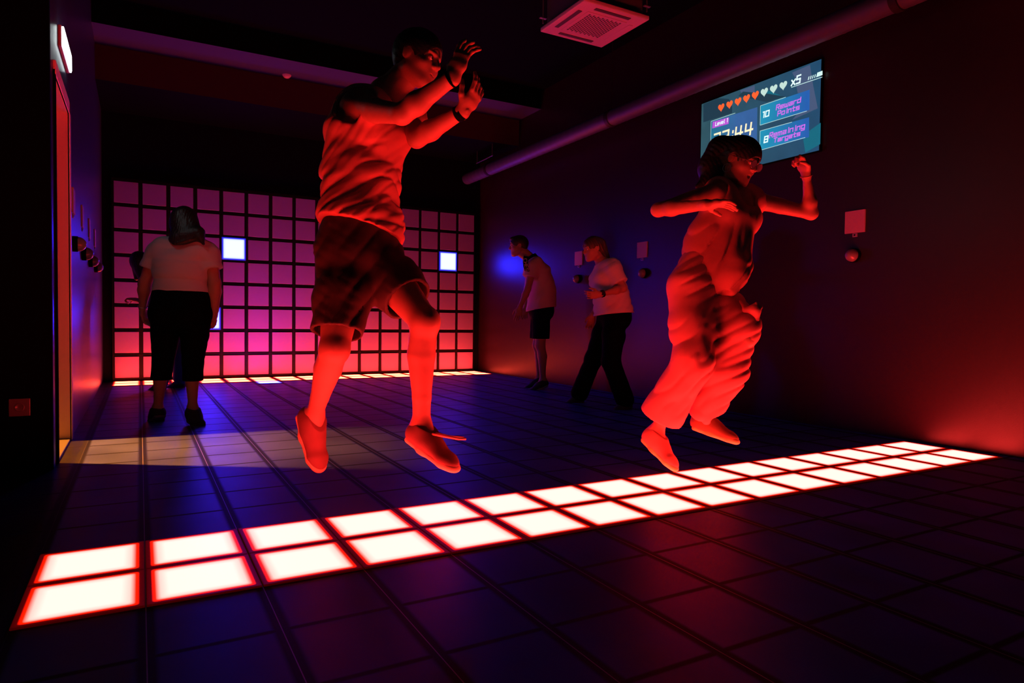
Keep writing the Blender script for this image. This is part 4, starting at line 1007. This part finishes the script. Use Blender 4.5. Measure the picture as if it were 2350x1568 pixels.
# ================================================================== 4. person half hidden behind her
def hidden_person():
    D = 7.2
    J = dict(pel=at(384,742,D), waist=at(374,705,D), chest=at(356,668,D), neck=at(338,634,D),
             sh_l=at(330,652,D-.12), sh_r=at(362,648,D+.12), el_l=at(335,692,D-.18), el_r=at(372,690,D+.1), wr_l=at(310,688,D-.12), wr_r=at(352,706,D-.1),
             hip_l=at(376,752,D-.06), hip_r=at(392,752,D+.06), kn_l=at(378,818,D-.1), kn_r=at(414,806,D+.02), an_l=at(368,884,D-.05), an_r=at(414,876,D+.2))
    J['head'] = at(322,606,D); J['HF'] = frame(camdir(-.30,.92,-.25), camdir(-.25,0,.97))
    J['toe_l'] = at(338,890,D-.05); J['toe_r'] = at(392,880,D+.2)
    J['fu_l'] = J['fu_r'] = np.array((0,0,1.))
    J['hand_l'] = dict(d=camdir(-.95,0,.12), n=camdir(0,.1,-.9), t=camdir(.1,.9,.1), curl=1.0, fist=True); J['hand_r'] = dict(d=camdir(-.9,0,.1), n=camdir(0,0,-1), t=camdir(0,-1,0), curl=.5)
    g = ground_empty(J['pel'][0], J['pel'][1], 0.0, 'person in blue jeans leaning left, mostly hidden behind the woman in capri trousers')
    B = dict(FEM, sc=.92, bust=.05)
    pr, tp, up, fs, fh = body(J, B, g, SKIN2, h=.010, hh=.005)
    cloth_obj('jumper', list(tp)+[p for k in ('l','r') for p in arm_prims(J, B, k)[:3]], .012, .008, mat('blue_grey_top', (0.10,0.10,0.16), 0.8), g, [(J['pel']+up*.04, -up)], [folds(up, 60, .006, 61)])
    sp = [tp[0], *GL(tp)]
    for k in ('l','r'):
        h_, kn, an = J['hip_'+k], J['kn_'+k], J['an_'+k]
        sp += [(cap(h_, lerp(h_,kn,.4), .095,.090), .03), (cap(lerp(h_,kn,.4), kn, .090,.072), .03), (cap(kn, lerp(kn,an,.9), .070,.068), .03)]
    cloth_obj('jeans', sp, .006, .009, mat('blue_denim', (0.03,0.05,0.14), 0.85), g, [(J['pel']+up*.09, up)], [folds(up, 80, .005, 63)])
    hp = [(cap(at(322,600,D-.04), at(330,640,D-.07), .095,.055), .04), (cap(at(316,610,D), at(314,638,D), .06,.03), .04)]
    fdh, q = hair_mesh(J['head'], J['HF'], .95, hp, thick=.018, h=.007, strand=folds(camdir(.95,0,.1), 200, .005, 65, 1.0)); mesh_obj('hair', [fdh.mesh()], HAIRM, g)
    for k in ('l','r'): shoe(J, k, B, g, mat('dark_shoe', (0.02,0.02,0.03), 0.7), mat('dark_shoe_sole', (0.06,0.06,0.07), 0.7), M['black'], h=.006, length=.24, laces=False)
hidden_person()

# ================================================================== 5. man by the right wall
def leaning_man():
    D = 7.75
    J = dict(pel=at(1241,708,D), waist=at(1246,668,D), chest=at(1237,626,D), neck=at(1222,598,D),
             sh_l=at(1222,614,D-.17), sh_r=at(1218,612,D+.17), el_l=at(1211,664,D-.22), el_r=at(1210,662,D+.20), wr_l=at(1193,706,D-.22), wr_r=at(1207,706,D+.16),
             hip_l=at(1242,716,D-.09), hip_r=at(1240,714,D+.09), kn_l=at(1240,793,D-.10), kn_r=at(1234,793,D+.08), an_l=at(1246,874,D-.10), an_r=at(1238,868,D+.12))
    J['head'] = at(1190,566,D); J['HF'] = frame(camdir(-.97,-.10,-.12), camdir(-.15,0,.98))
    J['toe_l'] = at(1214,888,D-.10); J['toe_r'] = at(1212,878,D+.12)
    J['fu_l'] = J['fu_r'] = np.array((0,0,1.))
    for k, s_ in (('l',-1),('r',1)): J['hand_'+k] = dict(d=camdir(-.20,0,-.97), n=camdir(.2,-s_*.9,0), t=camdir(-.95,0,-.1), curl=.35)
    g = ground_empty(J['pel'][0], J['pel'][1], 0.0, 'man in a pale polo shirt and dark shorts leaning forward by the right wall')
    B = dict(MALE, waistd=.115, hipw=.16, belly=.10)
    pr, tp, up, fs, fh = body(J, B, g, SKIN2, h=.009, hh=.0045)
    shirt = mat('pale_polo_shirt', (0.42,0.33,0.34), 0.85, 0.2)
    sd = nrm(J['sh_r']-J['sh_l'])
    prim = list(tp)+[(ecap(J['pel']-up*.02, J['waist'], sd, .188,.160,.165,.135), .05)]
    for k in ('l','r'): prim.append((sleeve(J['sh_'+k], J['el_'+k], .40, .060, .018), .03))
    lo, hi = bounds(prim, .05); fd = Field(lo, hi, .007); fd.union(prim, .018, kmin=.03); fd.displace(folds(up*.5+fs*.8, 60, .009, 71))
    fd.cut(J['pel']-up*.01, -up); fd.apply(ell(J['neck']+up*.055, frame(fs, up), .068,.068,.060), .01, 's')
    P = fd._grid()
    po = mesh_obj('polo_shirt', [fd.mesh()], shirt, g)
    hn = nrm(J['head']-J['HF'][1]*.02-J['HF'][2]*.07-J['neck']); hn = nrm(hn+up); fc = Field(J['neck']-.2, J['neck']+.2, .005); fc.apply(cap(J['neck']-hn*.05, J['neck']+hn*.10, .092,.066), 0.0); fc.shell(.012); fc.cut(J['neck']+hn*.055, hn); fc.cut(J['neck']-hn*.02, -hn)
    co = mesh_obj('collar', [fc.mesh()], M['black'], po); co.location = -g.location
    # black shoulder tape with white letters
    bm = bmesh.new(); a0 = J['neck']*.35+J['sh_l']*.65+up*.055; rows = []
    e_ = nrm(J['el_l']-J['sh_l']); out = camdir(-.10,-1,.05); fwd = camdir(-1,-.1,-.25)
    pts = [at(1208,588,D-.14), at(1206,600,D-.235), at(1207,612,D-.262), at(1210,623,D-.258)]
    for p in pts: rows.append((bm.verts.new(Vector(p-camdir(1,0,-.15)*.030)-g.location), bm.verts.new(Vector(p+camdir(1,0,-.15)*.030)-g.location)))
    for r0, r1 in zip(rows, rows[1:]): bm.faces.new((r0[0], r0[1], r1[1], r1[0]))
    r_ = bmesh.ops.extrude_face_region(bm, geom=bm.faces[:]); bmesh.ops.translate(bm, verts=[v for v in r_['geom'] if isinstance(v, bmesh.types.BMVert)], vec=Vector(camdir(0,1,0))*.012)
    tpo = obj('shoulder_tape', bm, M['black'], po); 
    ux = (pts[3]-pts[0]); ux = nrm(at(1210,624,D-.275)-at(1204,592,D-.268)); uy = nrm(camdir(1,0,.15))
    text_on('letters', 'CHES', Vector(at(1201,595,D-.280))-g.location, Vector(ux), Vector(uy), .036, .135, .007, mat('white_print', (0.45,0.42,0.45), 0.7), tpo, 0.0)
    sp = [tp[0], *GL(tp), (ecap(J['pel']-up*.03, J['pel']+up*.10, sd, .165,.135,.155,.125), .05)]
    for k in ('l','r'):
        h_, kn = J['hip_'+k], J['kn_'+k]; sp.append((cap(h_, lerp(h_,kn,.80), .098,.094), .03))
    cloth_obj('shorts', sp, .010, .008, mat('dark_teal_shorts', (0.002,0.006,0.010), 0.8, 0.03), g, [(J['pel']+up*.10, up), (lerp(J['hip_l'],J['kn_l'],.80), (0,0,-1))], [folds(fs, 80, .006, 75)])
    fdh, q = hair_mesh(J['head'], J['HF'], 1.0, [(ell(J['head']+J['HF'][1]*.055+J['HF'][2]*.095, J['HF'], .050,.040,.024), .02), (ell(J['head']-J['HF'][1]*.06, J['HF'], .068,.045,.065), .02)], thick=.012, h=.005, strand=folds(camdir(.8,.1,.6), 350, .004, 77, 1.2)); mesh_obj('hair', [fdh.mesh()], HAIRM, g)
    su, ss, sl = mat('black_canvas_shoe', (0.02,0.02,0.02), 0.7), mat('pale_rubber_sole', (0.28,0.26,0.30), 0.6), mat('white_shoelace', (0.5,0.48,0.5), 0.7)
    for k in ('l','r'): shoe(J, k, B, g, su, ss, sl, h=.005, length=.29)
leaning_man()

# ================================================================== 6. woman in white T-shirt by the right wall
def ponytail_woman():
    D = 6.25
    J = dict(pel=at(1408,722,D), waist=at(1404,680,D), chest=at(1392,636,D), neck=at(1384,603,D),
             sh_l=at(1408,622,D-.15), sh_r=at(1382,622,D+.15), el_l=at(1430,662,D-.20), el_r=at(1382,682,D+.20), wr_l=at(1376,676,D-.33), wr_r=at(1360,724,D+.14),
             hip_l=at(1412,732,D-.08), hip_r=at(1398,732,D+.09), kn_l=at(1402,830,D-.22), kn_r=at(1362,824,D+.14), an_l=at(1436,924,D-.22), an_r=at(1328,908,D+.25))
    J['head'] = at(1361,573,D); J['HF'] = frame(camdir(-.90,-.38,-.20), camdir(-.12,0,.98))
    J['toe_l'] = at(1396,940,D-.26); J['toe_r'] = at(1294,920,D+.25)
    J['fu_l'] = J['fu_r'] = np.array((0,0,1.))
    J['hand_l'] = dict(d=camdir(-.95,-.15,-.08), n=camdir(0,.6,-.7), t=camdir(-.1,-.2,.9), curl=.6); J['hand_r'] = dict(d=camdir(-.25,0,-.95), n=camdir(.3,-.8,0), t=camdir(-.95,0,-.1), curl=.4)
    g = ground_empty(J['pel'][0], J['pel'][1], 0.0, 'woman with a ponytail in a white T-shirt and black trousers stepping left')
    B = dict(FEM, hipw=.18, hipd=.125, waistw=.15, waistd=.115, chestw=.155, chestd=.115, bust=.075, arm=.044, thigh=.092, belly=.09)
    pr, tp, up, fs, fh = body(J, B, g, SKIN, h=.009, hh=.0042)
    tee = mat('white_tshirt', (0.55,0.44,0.46), 0.85, 0.2, bump=.3, bscale=400); sd = nrm(J['sh_r']-J['sh_l'])
    prim = list(tp)+[(ecap(J['pel']-up*.01, J['waist'], sd, .205,.168,.172,.14), .05)]
    for k in ('l','r'): prim.append((sleeve(J['sh_'+k], J['el_'+k], .60, .056, .018), .03))
    lo, hi = bounds(prim, .05); fd = Field(lo, hi, .007); fd.union(prim, .018, kmin=.03); fd.displace(folds(up*.8+fs*.5, 90, .014, 81))
    fd.cut(J['pel']+up*.0, -up+fs*.12); fd.apply(ell(J['neck']+up*.05+fs*.03, frame(fs, up), .070,.075,.075), .01, 's')
    P = fd._grid()
    mesh_obj('t_shirt', [fd.mesh()], tee, g)
    sp = [tp[0], *GL(tp), (ecap(J['pel']-up*.03, J['pel']+up*.10, sd, .182,.14,.165,.13), .05)]
    for k in ('l','r'):
        h_, kn, an = J['hip_'+k], J['kn_'+k], J['an_'+k]
        sp += [(cap(h_, lerp(h_,kn,.4), .102,.096), .03), (cap(lerp(h_,kn,.4), kn, .096,.078), .03), (cap(kn, lerp(kn,an,.93), .075,.078), .03)]
    cloth_obj('trousers', sp, .008, .008, mat('black_trousers', (0.0015,0.003,0.0035), 0.8, 0.03), g, [(J['pel']+up*.09, up)], [folds(up, 70, .006, 85)])
    HF = J['HF']
    hp = [(cap(at(1378,560,D+.02), at(1388,590,D+.01), .055,.042), .03), (cap(at(1388,590,D+.01), at(1386,612,D-.02), .042,.016), .03)]
    fdh, q = hair_mesh(J['head'], HF, .95, hp, thick=.014, h=.005, strand=folds(camdir(.9,.1,.3), 300, .005, 87, 1.2)); mesh_obj('hair', [fdh.mesh()], HAIRB, g)
    wt = lerp(J['wr_l'], J['el_l'], .12); ax_ = nrm(J['el_l']-J['wr_l'])
    bd = band('wristwatch', wt, J['el_l'], .029, .022, M['black'], g); bm = bmesh.new(); lathe(bm, [(.001,.036),(.020,.036),(.022,.032),(.022,.022)], Vector(wt)-g.location, Vector(camdir(0,-1,.2)), 20); obj('watch_case', bm, M['frame'], bd)
    dk = mat('black_trainer', (0.015,0.015,0.016), 0.7); ds = mat('dark_grey_sole', (0.06,0.055,0.05), 0.7)
    for k in ('l','r'): shoe(J, k, B, g, dk, ds, dk, h=.005, length=.26, w_=.044)
ponytail_woman()
